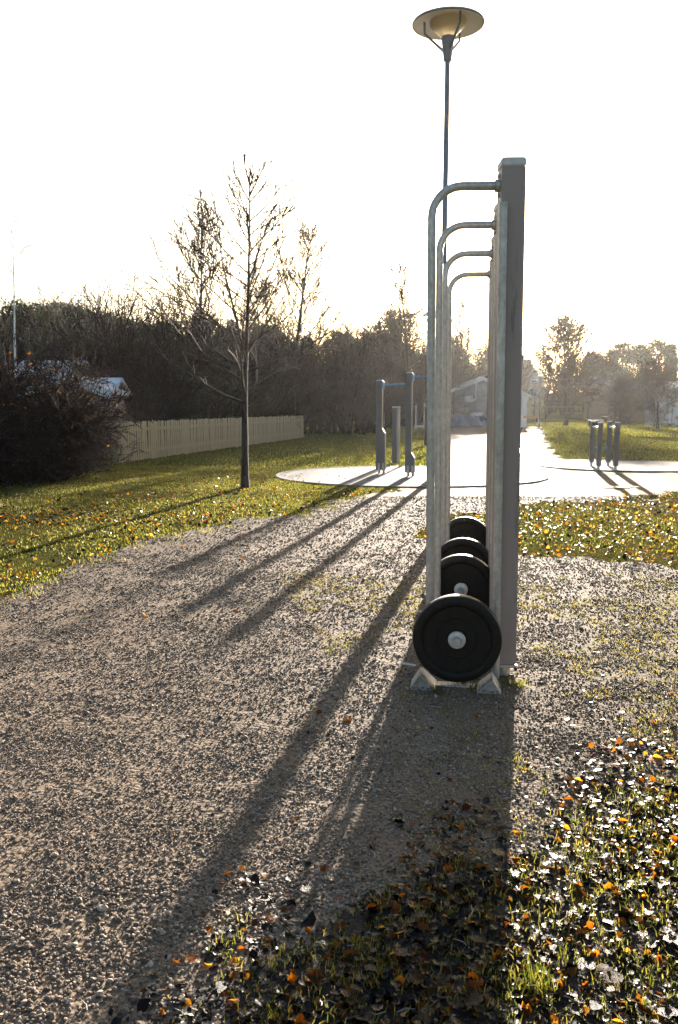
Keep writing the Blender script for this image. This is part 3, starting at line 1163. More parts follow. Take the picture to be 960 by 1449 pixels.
# lone steel post behind the pad
g = G(560, 655)
t = empty('training_post', g, R(-20), 'shorter double grey post with pale top on the grass behind the pad', 'post')
H = at(560, 577, g.y).z
MB().box(-0.085, 0.035, -0.06, 0.06, 0.0, H, 0.006).build('post', M['dark_post'], t, smooth=30)
MB().tube([(0.075, 0.03, 0.03), (0.075, 0.03, H - 0.01)], 0.03, 14).build('side_pipe', M['galv'], t, smooth=40)
MB().box(-0.09, 0.105, -0.065, 0.065, H, H + 0.035, 0.006).build('post_cap', M['cap'], t, smooth=30)

# slim dark posts behind
for (px, pb, pt, lab) in ((604, 630, 575, 'dark wooden post on the grass just left of the steel pipes'),):
    g = G(px, pb)
    t = empty('wooden_post', g, 0, lab, 'post')
    H = at(px, pt, g.y).z
    MB().tube([(0, 0, -.1), (0, 0, H)], [0.10, 0.09], 10).build('pole', M['bark'], t, smooth=40)
    MB().box(-0.11, 0.11, -0.11, 0.11, H, H + 0.03, 0.005).build('post_cap', M['cap'], t)


# ------------------------------------------------------------------ dip bars on the right pad
def dip_post(g, H):
    t = empty('dip_post', g, R(5))
    MB().box(-0.046, 0.046, -0.045, 0.045, 0.10, H, 0.005).build('post', M['dark_post'], t, smooth=30)
    MB().box(-0.049, 0.049, -0.048, 0.048, H, H + 0.02, 0.004).build('post_cap', M['cap'], t)
    MB().tube([(0, 0, -0.02), (0, 0, 0.10)], 0.032, 14).build('foot', M['galv'], t, smooth=40)
    MB().tube([(0, 0, 0.022), (0, 0, 0.034)], 0.055, 14).build('foot_flange', M['galv'], t)
    return t


dl = ['rear left post of the dip bars', 'front left post of the dip bars', 'rear right post of the dip bars', 'front right post of the dip bars']
dps = []
proto = None
for i, (px, pb) in enumerate(((837, 660), (847, 665.5), (860.5, 660), (871, 665.5))):
    g = G(px, pb)
    if proto is None:
        proto = dip_post(g, at(px, 597, g.y).z)
        o = proto
    else:
        o = dup(proto)
        o.location = g
    tag(o, dl[i], 'dip post', 'grey posts of the dip bars')
    dps.append(g)
HD = at(837, 597, dps[0].y).z
for i, j, zf, lab in ((0, 1, 0.11, 'left steel dip bar between two short grey posts'), (2, 3, 0.11, 'right steel dip bar between two short grey posts'), (0, 2, 0.62, 'thin low crossbar joining the dip bars')):
    p0, p1 = dps[i].copy(), dps[j].copy()
    z = HD - zf
    dd = p1 - p0
    n_ = dd.normalized()
    p0 += n_ * 0.05
    dd = dd - n_ * 0.10
    t = empty('dip_bar', (p0.x, p0.y, z), 0, lab, 'dip bar')
    MB().tube([(0, 0, 0), tuple(dd)], 0.021 if zf < 0.5 else 0.014, 14).build('bar', M['galv'] if zf < .5 else M['blue'], t, smooth=40)
    for q in (Vector((0, 0, 0)), dd - n_ * 0.02):
        MB().tube([tuple(q), tuple(q + n_ * 0.02)], 0.038, 14).build('end_flange', M['blue'], t, smooth=40)


# ------------------------------------------------------------------ trees
class Twigs:
    """collects tapered tubes cheaply as numpy arrays"""

    def __init__(s):
        s.V, s.F, s.n = [], [], 0

    def tube(s, pts, rads, n):
        pts = np.asarray(pts, float)
        k = len(pts)
        d = np.gradient(pts, axis=0)
        d /= np.linalg.norm(d, axis=1, keepdims=True) + 1e-9
        a = np.array([0, 0, 1.0]) if abs(d[0, 2]) < 0.8 else np.array([1.0, 0, 0])
        uu = np.cross(d, a)
        uu /= np.linalg.norm(uu, axis=1, keepdims=True) + 1e-9
        w = np.cross(d, uu)
        t = np.arange(n) * 2 * math.pi / n
        ring = uu[:, None, :] * np.cos(t)[None, :, None] + w[:, None, :] * np.sin(t)[None, :, None]
        v = pts[:, None, :] + ring * np.asarray(rads)[:, None, None]
        s.V.append(v.reshape(-1, 3))
        i = np.arange(k * n).reshape(k, n)
        j = np.roll(i, -1, 1)
        f = np.stack([i[:-1], j[:-1], j[1:], i[1:]], -1).reshape(-1, 4)
        s.F.append(f + s.n)
        s.n += k * n

    def mesh(s, name, m):
        return np_mesh(name, np.concatenate(s.V), np.concatenate(s.F), m, smooth=True)


def path_pts(r, p, d, L, k, wob, up):
    pts = [np.array(p, float)]
    d = np.array(d, float)
    d /= np.linalg.norm(d)
    st = L / k
    for _ in range(k):
        d = d + np.array([r.gauss(0, wob), r.gauss(0, wob), r.gauss(0, wob) + up])
        d /= np.linalg.norm(d)
        pts.append(pts[-1] + d * st)
    return np.array(pts)


def side_dir(r, d, ang, az=None):
    d = Vector(d).normalized()
    a = Vector((0, 0, 1)) if abs(d.z) < 0.9 else Vector((1, 0, 0))
    q = d.cross(a).normalized()
    q.rotate(Quaternion(d, r.uniform(0, 6.283) if az is None else az))
    return np.array(d * math.cos(ang) + q * math.sin(ang))


def branch(r, T, p, d, L, rad, lvl, spec):
    k = 5 if lvl == 1 else (3 if lvl == 2 else 2)
    pts = path_pts(r, p, d, L, k, spec['wob'], spec['up'])
    rads = np.linspace(rad, max(rad * 0.35, spec['rmin']), k + 1)
    T.tube(pts, rads, 5 if lvl == 1 else 3)
    if lvl >= spec['levels']:
        return
    n = spec['kids'][lvl]
    for i in range(n):
        t = r.uniform(0.2, 0.98) if lvl > 1 else (0.15 + 0.83 * (i + r.random()) / n)
        q = t * k
        a = min(int(q), k - 1)
        pp = pts[a] * (1 - (q - a)) + pts[a + 1] * (q - a)
        dd = pts[a + 1] - pts[a]
        branch(r, T, pp, side_dir(r, dd, r.uniform(*spec['ang'])), L * spec['ratio'] * r.uniform(0.6, 1.15) * (1.05 - 0.3 * t), max(spec['rmin'], rad * (0.55 - 0.2 * t)), lvl + 1, spec)


def bare_tree(name, seed, H, r0, nb, clear, blen, spec, m_trunk, m_twig, fork=False, wob=0.02):
    r = random.Random(seed)
    t = empty(name)
    k = 16
    tp = path_pts(r, (0, 0, -0.1), (0, 0, 1), H + 0.1, k, wob, 0.03)
    rads = r0 * (1 - np.linspace(0, 1, k + 1) ** 0.9 * 0.95)
    rads[0] *= 1.25
    T = Twigs()
    T.tube(tp, rads, 10)
    link(T.mesh('trunk', m_trunk), 'trunk', t)
    T = Twigs()
    az = r.uniform(0, 6.28)
    for i in range(nb):
        f = clear + (0.985 - clear) * ((i + r.random() * 0.8) / nb) ** 0.85
        q = f * k
        a = min(int(q), k - 1)
        pp = tp[a] * (1 - (q - a)) + tp[a + 1] * (q - a)
        az += 2.4 + r.gauss(0, 0.4)
        ang = R(spec['a0']) * (1 - f) + R(spec['a1']) * f + r.gauss(0, 0.09)
        dd = np.array([math.cos(az) * math.sin(ang), math.sin(az) * math.sin(ang), math.cos(ang)])
        rel = (f - clear) / (1 - clear)
        L = blen * ((0.62 + 0.45 * math.sin(math.pi * min(1, rel * 0.9 + 0.12))) * (1 - 0.45 * rel ** 3) if spec.get('round') else 1.06 - 0.90 * rel) * r.uniform(0.7, 1.15)
        branch(r, T, pp, dd, L, max(spec['rmin'] * 1.9, rads[a] * 0.42), 1, spec)
    link(T.mesh('crown', m_twig), 'crown', t)
    return t


SP_MAIN = dict(levels=3, kids=[0, 6, 3, 0], wob=0.05, up=0.055, ratio=0.42, ang=(0.3, 0.7), rmin=0.0068, a0=82, a1=42)
base = G(347, 690)
Hm = at(347, 250, base.y).z
tr = bare_tree('bare_tree', 4, Hm, 0.076, 40, 0.28, 2.6, SP_MAIN, M['bark'], M['twig'], wob=0.012)
tr.location = base
tag(tr, 'young leafless tree standing on the lawn in front of the picket fence', 'tree')


def scaled(t, s, rz, loc):
    t.scale = (s, s, s)
    t.rotation_euler = (0, 0, rz)
    t.location = loc
    return t


# tall bare trees behind the shrubs
SP_TALL = dict(levels=3, kids=[0, 8, 5, 0], wob=0.09, up=0.06, ratio=0.60, ang=(0.3, 0.75), rmin=0.0165, a0=58, a1=24)
SP_WIDE = dict(levels=3, kids=[0, 11, 6, 0], wob=0.14, up=0.03, ratio=0.52, ang=(0.4, 1.0), rmin=0.027, a0=84, a1=20, round=True)
tall = bare_tree('bare_tree', 31, 12.0, 0.15, 20, 0.30, 4.6, dict(SP_TALL, a0=48, a1=20), M['bark'], M['twig'], wob=0.015)
tall2 = bare_tree('bare_tree', 77, 12.0, 0.20, 26, 0.22, 4.4, SP_TALL, M['bark'], M['twig'], wob=0.018)
wide = bare_tree('bare_tree', 52, 9.5, 0.24, 44, 0.16, 4.2, SP_WIDE, M['bark'], M['twig'], wob=0.05)


def place(proto, px, py_top, Y, H0, rz, label, first=False, group=None, name=None, cat='tree'):
    top = at(px, py_top, Y)
    o = proto if first else dup(proto)
    s = top.z / H0
    scaled(o, s, rz, (top.x, Y, 0))
    for k in ('group',):
        if k in o:
            del o[k]
    tag(o, label, cat, group)
    return o


place(tall, 274, 292, 40, 12.0, 0.4, 'tall slender bare tree left of and behind the young tree', True)
place(tall2, 412, 318, 38, 12.0, 1.0, 'tall bushy bare tree rising right of the young tree', True)
place(tall2, 582, 372, 47, 12.0, 2.6, 'spreading bare tree behind the blue pull-up bars')
place(tall, 372, 385, 44, 12.0, 3.0, 'thin bare tree half hidden behind the young tree')
place(wide, 806, 462, 62, 9.5, 0.3, 'big round bare birch across the sports field right of the post', True)
place(tall2, 662, 430, 70, 12.0, 4.2, 'hazy bare tree rising behind the grey shed')
place(wide, 935, 520, 52, 9.5, 1.9, 'small rounded bare tree beside the white house at far right')
place(wide, 880, 538, 66, 9.5, 3.9, 'low bushy bare tree left of the brown house')
place(wide, 715, 500, 85, 9.5, 2.2, 'bare tree in the glare behind the shed roof')
place(wide, 545, 455, 60, 9.5, 5.1, 'wide bare tree above the garden gap left of the pull-up bars')
# white birch at the left border
bt = bare_tree('birch_tree', 8, 9.5, 0.075, 11, 0.35, 1.7, dict(SP_TALL, rmin=0.006, a0=75, a1=50, kids=[0, 5, 2, 0]), M['birch'], M['twig'], wob=0.012)
place(bt, 6, 298, 26, 9.5, 0.0, 'slender white birch trunk at the left edge', True)

# dense bare shrubs
SP_SH = dict(levels=3, kids=[0, 10, 7, 0], wob=0.20, up=0.05, ratio=0.52, ang=(0.35, 1.05), rmin=0.0085)


def shrub_proto(name, seed, H, W_, stems, m, spec, leaves=0, sr=0.045):
    r = random.Random(seed)
    t = empty(name)
    T = Twigs()
    for i in range(stems):
        a = r.uniform(0, 6.28)
        rr = W_ * 0.22 * math.sqrt(r.random())
        ang = r.uniform(0.05, 0.65)
        dd = np.array([math.cos(a) * math.sin(ang), math.sin(a) * math.sin(ang), math.cos(ang)])
        branch(r, T, np.array([rr * math.cos(a), rr * math.sin(a), -0.05]), dd, H * r.uniform(0.7, 1.05), sr, 1, spec)
    link(T.mesh('stems', m), 'stems', t)
    if leaves:
        allv = np.concatenate(T.V)
        rs_ = np.random.RandomState(seed)
        p = allv[rs_.randint(0, len(allv), leaves)] + rs_.normal(0, 0.04, (leaves, 3))
        q = rs_.normal(0, 0.013, (leaves, 3, 3))
        v = (p[:, None, :] + q).reshape(-1, 3)
        f = np.arange(leaves * 3).reshape(-1, 3)
        link(np_mesh('leaves', v, f, M['dry_leaf'], rs_.rand(leaves)), 'leaves', t)
    return t


sh = [shrub_proto('bare_shrub', 100 + i, 4.0, 3.0, 13, M['shrub_grey'] if i == 1 else M['shrub'], SP_SH, leaves=(160 if i == 2 else 0)) for i in range(3)]
shrub_spots = []
rr = random.Random(61)
# (px, top py, distance)
for px, py, Y in ((60, 452, 34), (110, 445, 36), (150, 425, 33), (185, 418, 30), (215, 430, 34), (240, 440, 29), (268, 452, 33), (300, 462, 30), (330, 468, 35), (352, 455, 32), (385, 462, 36),
                  (408, 455, 34), (436, 462, 37), (462, 470, 39), (490, 472, 43), (205, 500, 26), (250, 510, 27.5), (290, 505, 29), (330, 512, 31), (370, 508, 33), (402, 512, 35), (440, 505, 37), (466, 512, 38), (505, 500, 42), (530, 512, 44), (25, 440, 30)):
    shrub_spots.append((px, py, Y))
for px, py, Y in ((500, 470, 55), (520, 472, 58), (548, 470, 56), (575, 468, 60), (600, 470, 58), (625, 475, 62), (645, 480, 75), (665, 478, 78), (690, 485, 80), (712, 490, 84),
                  (740, 500, 118), (775, 495, 116), (790, 505, 112), (825, 505, 118), (848, 512, 108), (560, 520, 64), (598, 515, 66), (630, 512, 66)):
    shrub_spots.append((px, py, Y))
for px, py, Y in ((10, 428, 48), (48, 434, 50), (85, 430, 52), (122, 424, 47), (140, 420, 44), (168, 412, 46), (198, 416, 48), (228, 420, 45), (258, 436, 50), (284, 445, 47), (312, 448, 52), (342, 452, 49), (366, 452, 54), (395, 452, 51), (425, 455, 55), (452, 460, 56), (478, 464, 58)):
    shrub_spots.append((px, py, Y))
SHL, shrub_obj = {}, {}
used_first = set()
side_words = {}
for i, (px, py, Y) in enumerate(shrub_spots):
    py += (34 if Y > 43 and px < 482 else 14 if px < 482 else 6)
    if 195 < px < 480 and Y < 43:
        Y += 2.0 + (px - 195) / 60.0
    k = i % 3
    first = k not in used_first
    used_first.add(k)
    row = ('tallest' if Y > 43 else 'tall') if py < 480 else 'low'
    if px <= 200:
        lab = row + ' dark bare shrub behind the ' + ('birch and tin roofs' if px < 80 else 'garden shed' if px < 140 else 'small tin roofed shed')
    elif px < 482 or (px < 540 and Y < 50):
        where = 'left end of the picket fence' if px < 245 else 'fence left of the young tree' if px < 310 else 'young tree and fence' if px < 375 else 'fence right of the young tree' if px < 425 else 'right end of the picket fence' if px < 475 else 'fence end, towards the pull-up bars'
        lab = row + ' brown bare shrub behind the ' + where
        if px in (436, 462):
            lab = lab.replace('bare shrub', 'bare shrub in the back row')
    elif px < 720:
        lab = row + ' hazy brown scrub behind the ' + ('left pull-up post' if px < 555 else 'middle pull-up post' if px < 590 else 'steel pipes' if px < 640 else 'grey shed')
    else:
        lab = 'pale hazy scrub ' + ('behind the yellow house' if px < 770 else 'behind the big round birch' if px < 840 else 'left of the brown house')
    lab = {25: 'tall dark bare shrub right behind the birch at the left edge', 436: 'tall brown bare shrub in the back row left of the fence end', 185: 'tallest dark bare shrub, above the left end of the fence',
           385: 'tall brown bare shrub just right of the young tree, behind the fence', 250: 'low brown bare shrub in the front row behind the left fence slats', 330: 'low brown bare shrub just left of the young tree, behind the fence'}.get(px, lab)
    SHL.setdefault(lab, []).append((px, i))
    shrub_obj[i] = place(sh[k], px, py, Y, 3.9, rr.uniform(0, 6.28), lab, first, 'bare shrubs of the thicket', cat='shrub')

for lab, lst in SHL.items():
    words = {1: [''], 2: ['left-hand: ', 'right-hand: '], 3: ['leftmost: ', 'middle: ', 'rightmost: ']}.get(len(lst), ['%s from left: ' % q for q in ('first', 'second', 'third', 'fourth', 'fifth', 'sixth', 'seventh', 'eighth')[:len(lst)]])
    for (px_, i_), w_ in zip(sorted(lst), words):
        shrub_obj[i_]['label'] = w_ + lab

# the dark bushes at the left border
SP_HG = dict(levels=3, kids=[0, 12, 8, 0], wob=0.22, up=0.0, ratio=0.5, ang=(0.4, 1.2), rmin=0.006)
hg = shrub_proto('hedge_bush', 301, 2.0, 2.6, 34, M['hedge'], SP_HG, sr=0.018)
hg2 = shrub_proto('hedge_bush', 302, 2.0, 2.6, 30, M['hedge'], SP_HG, leaves=1100, sr=0.018)
for i, (pr, px, pyb, Y, H, rz, lab) in enumerate(((hg, 66, 572, 16.6, 2.0, 0.3, 'dark round bush at the left end of the picket fence'), (hg, 52, 575, 15.2, 2.0, 2.0, 'dark dense bush in front of the shed gable'),
                                                  (hg2, 12, 495, 15.4, 2.0, 1.0, 'tall dark bush with rusty leaves at the left border'), (hg, -55, 540, 14.6, 2.0, 4.0, 'dark bush cut off by the left border'), (hg, 92, 598, 16.2, 2.0, 5.2, 'low dark bush pressed against the left end of the fence'), (hg, 10, 590, 14.4, 2.0, 3.3, 'low dark bush at the front of the left bushes'), (hg, 62, 594, 15.2, 2.0, 0.9, 'low dark bush in the middle of the left bushes'),
                                                  (hg2, -10, 520, 17.5, 2.0, 2.7, 'rusty leaved bush behind the others at the left border'))):
    place(pr, px, pyb, Y, 1.85, rz, lab, i in (0, 2), 'dark bushes at the left border', cat='bush')


# conifers and far wood
def conifer(seed, H, Rw, n, pine=False):
    r = np.random.RandomState(seed)
    t = empty('conifer_tree')
    b = MB().tube([(0, 0, -0.2), (0, 0, H * 0.5), (0, 0, H * 0.97)], [0.17, 0.11, 0.03], 7)
    b.build('trunk', M['bark'], t, smooth=60)
    P = []
    ncl = 150
    for c in range(ncl):
        f = r.uniform(0.25 if pine else 0.08, 1.0)
        prof = (1 - f) ** 0.8 if not pine else math.sin(math.pi * min(1, max(0.05, (f - 0.2) / 0.85))) ** 0.6
        rad = Rw * prof * r.uniform(0.35, 1.0) + 0.05
        a = r.uniform(0, 6.283)
        c0 = np.array([rad * math.cos(a), rad * math.sin(a), f * H - (0 if pine else rad * 0.25)])
        m_ = n // ncl
        sp = np.array([0.42, 0.42, 0.20]) * (1.2 if pine else 0.9)
        P.append(c0 + r.normal(0, 1, (m_, 3)) * sp)
    P = np.concatenate(P)
    q = r.normal(0, 0.15, (len(P), 3, 3))
    v = (P[:, None, :] + q).reshape(-1, 3)
    f = np.arange(len(P) * 3).reshape(-1, 3)
    link(np_mesh('crown', v, f, M['needle'], r.rand(len(P))), 'crown', t)
    return t


con = [conifer(1, 12, 2.4, 6000), conifer(2, 12, 3.0, 6000, True), conifer(3, 12, 2.0, 5000)]
first_c = [True] * 3
CL = [(905, 489, 92, 1, 'conifer standing tall in the right hand clump behind the houses'), (930, 483, 95, 1, 'tallest conifer of the right hand clump'), (950, 487, 90, 0, 'conifer near the right border, beside the tallest one'),
      (882, 487, 98, 1, 'conifer at the left of the right hand clump'), (868, 498, 100, 2, 'slim conifer left of the right hand clump'), (980, 492, 90, 1, 'conifer cut off by the right border'), (845, 505, 110, 1, 'pale conifer behind the big birch'),
      (102, 437, 46, 0, 'spruce top rising among bare shrubs at the left'), (28, 432, 52, 1, 'pine behind the birch at the left edge'), (60, 440, 55, 1, 'pine left of the spruce top')]
for px, py, Y, k, lab in CL:
    place(con[k], px, py, Y, 12.0, Y, lab, first_c[k])
    first_c[k] = False
rr = random.Random(99)
far_lab = {0: 'distant tree in the hazy wood on the ridge'}
for i in range(110):
    px = rr.uniform(-120, 1080)
    Y = rr.uniform(105, 210)
    if px < 480:
        top = 436 + (px / 480) * 32
    elif px < 660:
        top = 468 + (px - 480) / 180 * 14
    else:
        top = 500
    top += rr.uniform(-4, 26)
    pr = rr.choice([con[0], con[1], con[1], con[2], wide, tall2])
    tp = at(px, top, Y)
    hz = 0.0 if Y < 95 else max(0.0, (Y - 95) / 190 * (13 - 6 * min(1, max(0, (tp.x - 10) / 60)))) - 0.6
    Ht = max(4.5, min(17, tp.z - hz))
    o = dup(pr)
    H0 = 9.5 if pr is wide else 12.0
    scaled(o, Ht / H0, rr.uniform(0, 6.28), (tp.x, Y, tp.z - Ht))
    if 'group' in o:
        del o['group']
    tag(o, ('distant dark conifer' if pr in con else 'distant bare tree') + ' in the wood on the ridge ' + ('at the left' if px < 480 else 'behind the grey shed' if px < 740 else 'beyond the field at the right'), 'tree', 'trees of the far wood')


# ------------------------------------------------------------------ picket fence
A, B = G(168, 657), G(430, 620)
LF = (B - A).length
t = empty('picket_fence', A, math.atan2(B.y - A.y, B.x - A.x), 'weathered wooden picket fence behind the young tree', 'fence')
pitch = 0.128
n = min(298, int(LF / pitch))
pitch = LF / n
r = random.Random(3)
slat_me = []
for k in range(5):
    w = 0.076 + r.uniform(-.004, .004)
    h = 1.06 + r.uniform(-.012, .02)
    b = MB().prism([(-w / 2, 0.04), (w / 2, 0.04), (w / 2, h - 0.025), (w / 2 - 0.022, h), (-w / 2 + 0.022, h), (-w / 2, h - 0.025)], -0.009, 0.009)
    slat_me.append(b.mesh('slat', M['wood']))
for k in range(n):
    o = link(r.choice(slat_me), 'slat', t)
    o.location = ((k + 0.5) * pitch, 0.0 + r.uniform(-.003, .003), r.uniform(-.012, .012))
    o.rotation_euler = (r.gauss(0, .006), r.gauss(0, .006), r.gauss(0, .03))
for z in (0.28, 0.85):
    MB().box(0, LF, 0.016, 0.062, z - 0.045, z + 0.045).build('rail', M['wood'], t)
for k in range(int(LF / 2.2) + 1):
    x = min(LF - 0.05, 0.05 + k * 2.2)
    MB().box(x - .045, x + .045, 0.064, 0.154, -0.2, 1.0).build('fence_post', M['wood'], t)


# ------------------------------------------------------------------ houses
def gable_house(name, x0, x1, y0, y1, eave, ridge, wall, roof, label, cat='house', over=0.25, windows=(), chimney=None, rz=0.0, trim=None, ridge_axis='y', boards=0):
    """front gable faces the camera when ridge_axis is y"""
    cx, cy = (x0 + x1) / 2, (y0 + y1) / 2
    t = empty(name, (cx, cy, 0), rz, label, cat)
    hx, hy = (x1 - x0) / 2, (y1 - y0) / 2
    th = 0.12
    if ridge_axis == 'y':
        w = MB().prism([(-hx, -0.2), (hx, -0.2), (hx, eave), (0, ridge), (-hx, eave)], -hy, hy).build('wall', wall, t)
        sl = (ridge - eave) / hx
        ex = hx + over
        rb = MB()
        for s_ in (-1, 1):
            rb.prism([(0, ridge + 0.02), (s_ * ex, ridge + 0.02 - sl * ex), (s_ * ex, ridge + 0.02 + th - sl * ex), (0, ridge + 0.02 + th)], -hy - over, hy + over)
        ro = rb.build('roof', roof, t)
        if trim:
            for s_ in (-1, 1):
                MB().prism([(0, ridge - 0.12), (s_ * ex, ridge - 0.12 - sl * ex), (s_ * ex, ridge + 0.15 - sl * ex), (0, ridge + 0.15)], -hy - over - 0.03, -hy - over - 0.005).build('barge_board', trim, ro)
    else:
        w = MB().prism([(-hy, -0.2), (hy, -0.2), (hy, eave), (0, ridge), (-hy, eave)], -hx, hx, 'x').build('wall', wall, t)
        sl = (ridge - eave) / hy
        ex = hy + over
        rb = MB()
        for s_ in (-1, 1):
            rb.prism([(0, ridge + 0.02), (s_ * ex, ridge + 0.02 - sl * ex), (s_ * ex, ridge + 0.02 + th - sl * ex), (0, ridge + 0.02 + th)], -hx - over, hx + over, 'x')
        ro = rb.build('roof', roof, t)
    for (wx, wz, ww, wh) in windows:
        fw = 0.09
        b = MB()
        b.box(wx - ww / 2 - fw, wx - ww / 2, -hy - 0.05, -hy + 0.02, wz - wh / 2 - fw, wz + wh / 2 + fw)
        b.box(wx + ww / 2, wx + ww / 2 + fw, -hy - 0.05, -hy + 0.02, wz - wh / 2 - fw, wz + wh / 2 + fw)
        b.box(wx - ww / 2, wx + ww / 2, -hy - 0.05, -hy + 0.02, wz + wh / 2, wz + wh / 2 + fw)
        b.box(wx - ww / 2, wx + ww / 2, -hy - 0.05, -hy + 0.02, wz - wh / 2 - fw, wz - wh / 2)
        b.box(wx - 0.025, wx + 0.025, -hy - 0.045, -hy + 0.02, wz - wh / 2, wz + wh / 2)
        wf = b.build('window', M['white'], t)
        MB().box(wx - ww / 2, wx + ww / 2, -hy - 0.02, -hy + 0.015, wz - wh / 2, wz + wh / 2).build('pane', M['glass'], wf)
    if chimney:
        x, z0, z1 = chimney
        MB().box(x - 0.3, x + 0.3, -0.3, 0.3, z0, z1).build('chimney', M['roof_dark'], ro)
    if boards:
        k = int(2 * hx / boards)
        for i in range(k):
            bx = -hx + (i + 0.5) * (2 * hx / k)
            top = eave + (ridge - eave) * (1 - abs(bx) / hx) if ridge_axis == 'y' else eave
            MB().box(bx - 0.03, bx + 0.03, -hy - 0.025, -hy, 0.0, top - 0.1).build('batten', wall, t)
    return t


def span(pxl, pxr, Y):
    return at(pxl, 577, Y).x, at(pxr, 577, Y).x


def zat(py, Y):
    return at(480, py, Y).z


# grey shed straight ahead
Y = 60
x0, x1 = span(639, 727, Y)
shed = gable_house('grey_shed', x0, x1, Y, Y + 9, zat(553, Y), zat(536, Y), M['grey_wall'], M['roof_dark'], 'grey gabled shed with white barge boards at the end of the path', 'shed', 0.15, (), None, 0, M['white'])
hy = 4.5
cxs = (x0 + x1) / 2


def sx(px):
    return at(px, 577, Y).x - cxs


MB().box(sx(657), sx(668), -hy - 0.32, -hy - 0.01, zat(569, Y), zat(560, Y), 0.03).build('vent_unit', M['white'], shed)
MB().tube([(sx(667), -hy - 0.14, zat(566, Y)), (sx(671), -hy - 0.14, zat(566, Y)), (sx(672.5), -hy - 0.14, zat(564, Y)), (sx(672.5), -hy - 0.14, zat(543, Y)), (sx(673), -hy - 0.14, zat(540, Y)), (sx(676), -hy - 0.14, zat(538, Y))], 0.06, 10).build('duct', M['white'], shed, smooth=50)
MB().box(sx(641.5), sx(642.6), -hy - 0.08, -hy - 0.005, 0, zat(553, Y)).build('downpipe', M['black'], shed)
# seams between cladding sheets
for q, (pa, pb) in enumerate(((560, 0),)):
    MB().box(-(x1 - x0) / 2 + 0.02, (x1 - x0) / 2 - 0.02, -hy - 0.02, -hy, zat(560.5, Y), zat(560, Y)).build('cladding_seam', M['roof_dark'], shed)
for px in (671, 690, 710):
    MB().box(sx(px) - 0.015, sx(px) + 0.015, -hy - 0.018, -hy, 0.3, zat(561, Y)).build('cladding_seam', M['roof_dark'], shed)
o = MB()
nx = 40
v, f = [], []
xa, xb = at(640, 577, Y - .6).x, at(728, 577, Y - .6).x
for i in range(nx + 1):
    for j in range(6):
        x = xa + (xb - xa) * i / nx
        z = zat(603, Y) * 0 + j / 5 * zat(588, Y) + (0.07 * math.sin(i * 0.7) if j == 5 else 0)
        v.append((x, Y - 0.5 + 0.10 * math.sin(i * 0.55 + j) + 0.05 * math.sin(i * 1.7), z))
        
for i in range(nx):
    for j in range(5):
        f.append((i * 6 + j, (i + 1) * 6 + j, (i + 1) * 6 + j + 1, i * 6 + j + 1))
o.add(v, f)
tp = o.build('tarpaulin', M['tarp'], smooth=60)
sol = tp.modifiers.new('thick', 'SOLIDIFY')
sol.thickness = 0.02
tag(tp, 'wrinkled blue grey tarpaulin hung along the foot of the grey shed', 'tarpaulin')
pa = MB().box(at(646, 577, Y).x, at(662, 577, Y).x, Y - 0.30, Y - 0.24, zat(590, Y), zat(577, Y), 0.01).build('board', M['wood_light'])
tag(pa, 'pale square board leaning on the shed wall above the tarpaulin', 'board')
t = empty('crate_stack', (at(674, 577, Y).x, Y - 0.33, zat(590, Y) * 0), 0, 'dark and white boxes piled behind the tarpaulin by the shed', 'boxes')
zb = zat(589, Y)
MB().box(-0.5, 0.55, -0.1, 0.2, 0.0, zb + 0.02, 0.02).build('lower_box', M['black'], t)
MB().box(-0.45, 0.45, -0.12, 0.2, zb + 0.02, zb + 0.28, 0.02).build('white_box', M['white'], t)
MB().box(-0.5, 0.6, -0.12, 0.2, zb + 0.30, zb + 0.50, 0.02).build('lid', M['grey_wall'], t)

# white annex right of the post
Y2 = 58
x0, x1 = span(728.5, 746, Y2)
gable_house('white_annex', x0, x1, Y2, Y2 + 4, zat(560, Y2), zat(556, Y2), M['white'], M['roof_tin'], 'small white outbuilding just right of the tall post', 'outbuilding', 0.25)
t = empty('barrier', (at(752, 577, 57).x, 57, 0), 0, 'low barrier with orange board right of the white outbuilding', 'barrier')
w = 0.55
MB().box(-w, w, -0.02, 0.02, zat(591.5, 57), zat(589, 57)).build('board', M['orange'], t)
for s_ in (-1, 1):
    MB().box(s_ * w - 0.03, s_ * w + 0.03, 0.021, 0.06, 0, zat(589, 57)).build('leg', M['white'], t)

# yellow house with steep gable
Y = 105
x0, x1 = span(741, 769, Y)
gable_house('yellow_house', x0, x1, Y, Y + 8, zat(545, Y), zat(521, Y), M['yellow_wall'], M['roof_red'], 'yellow house with steep gable in the sun glare', 'house', 0.2,
            ((0, zat(538, Y), 0.75, 0.9), (-0.0, zat(555, Y), 0.9, 1.0)), (0.2, zat(524, Y), zat(507, Y)), 0, M['white'])
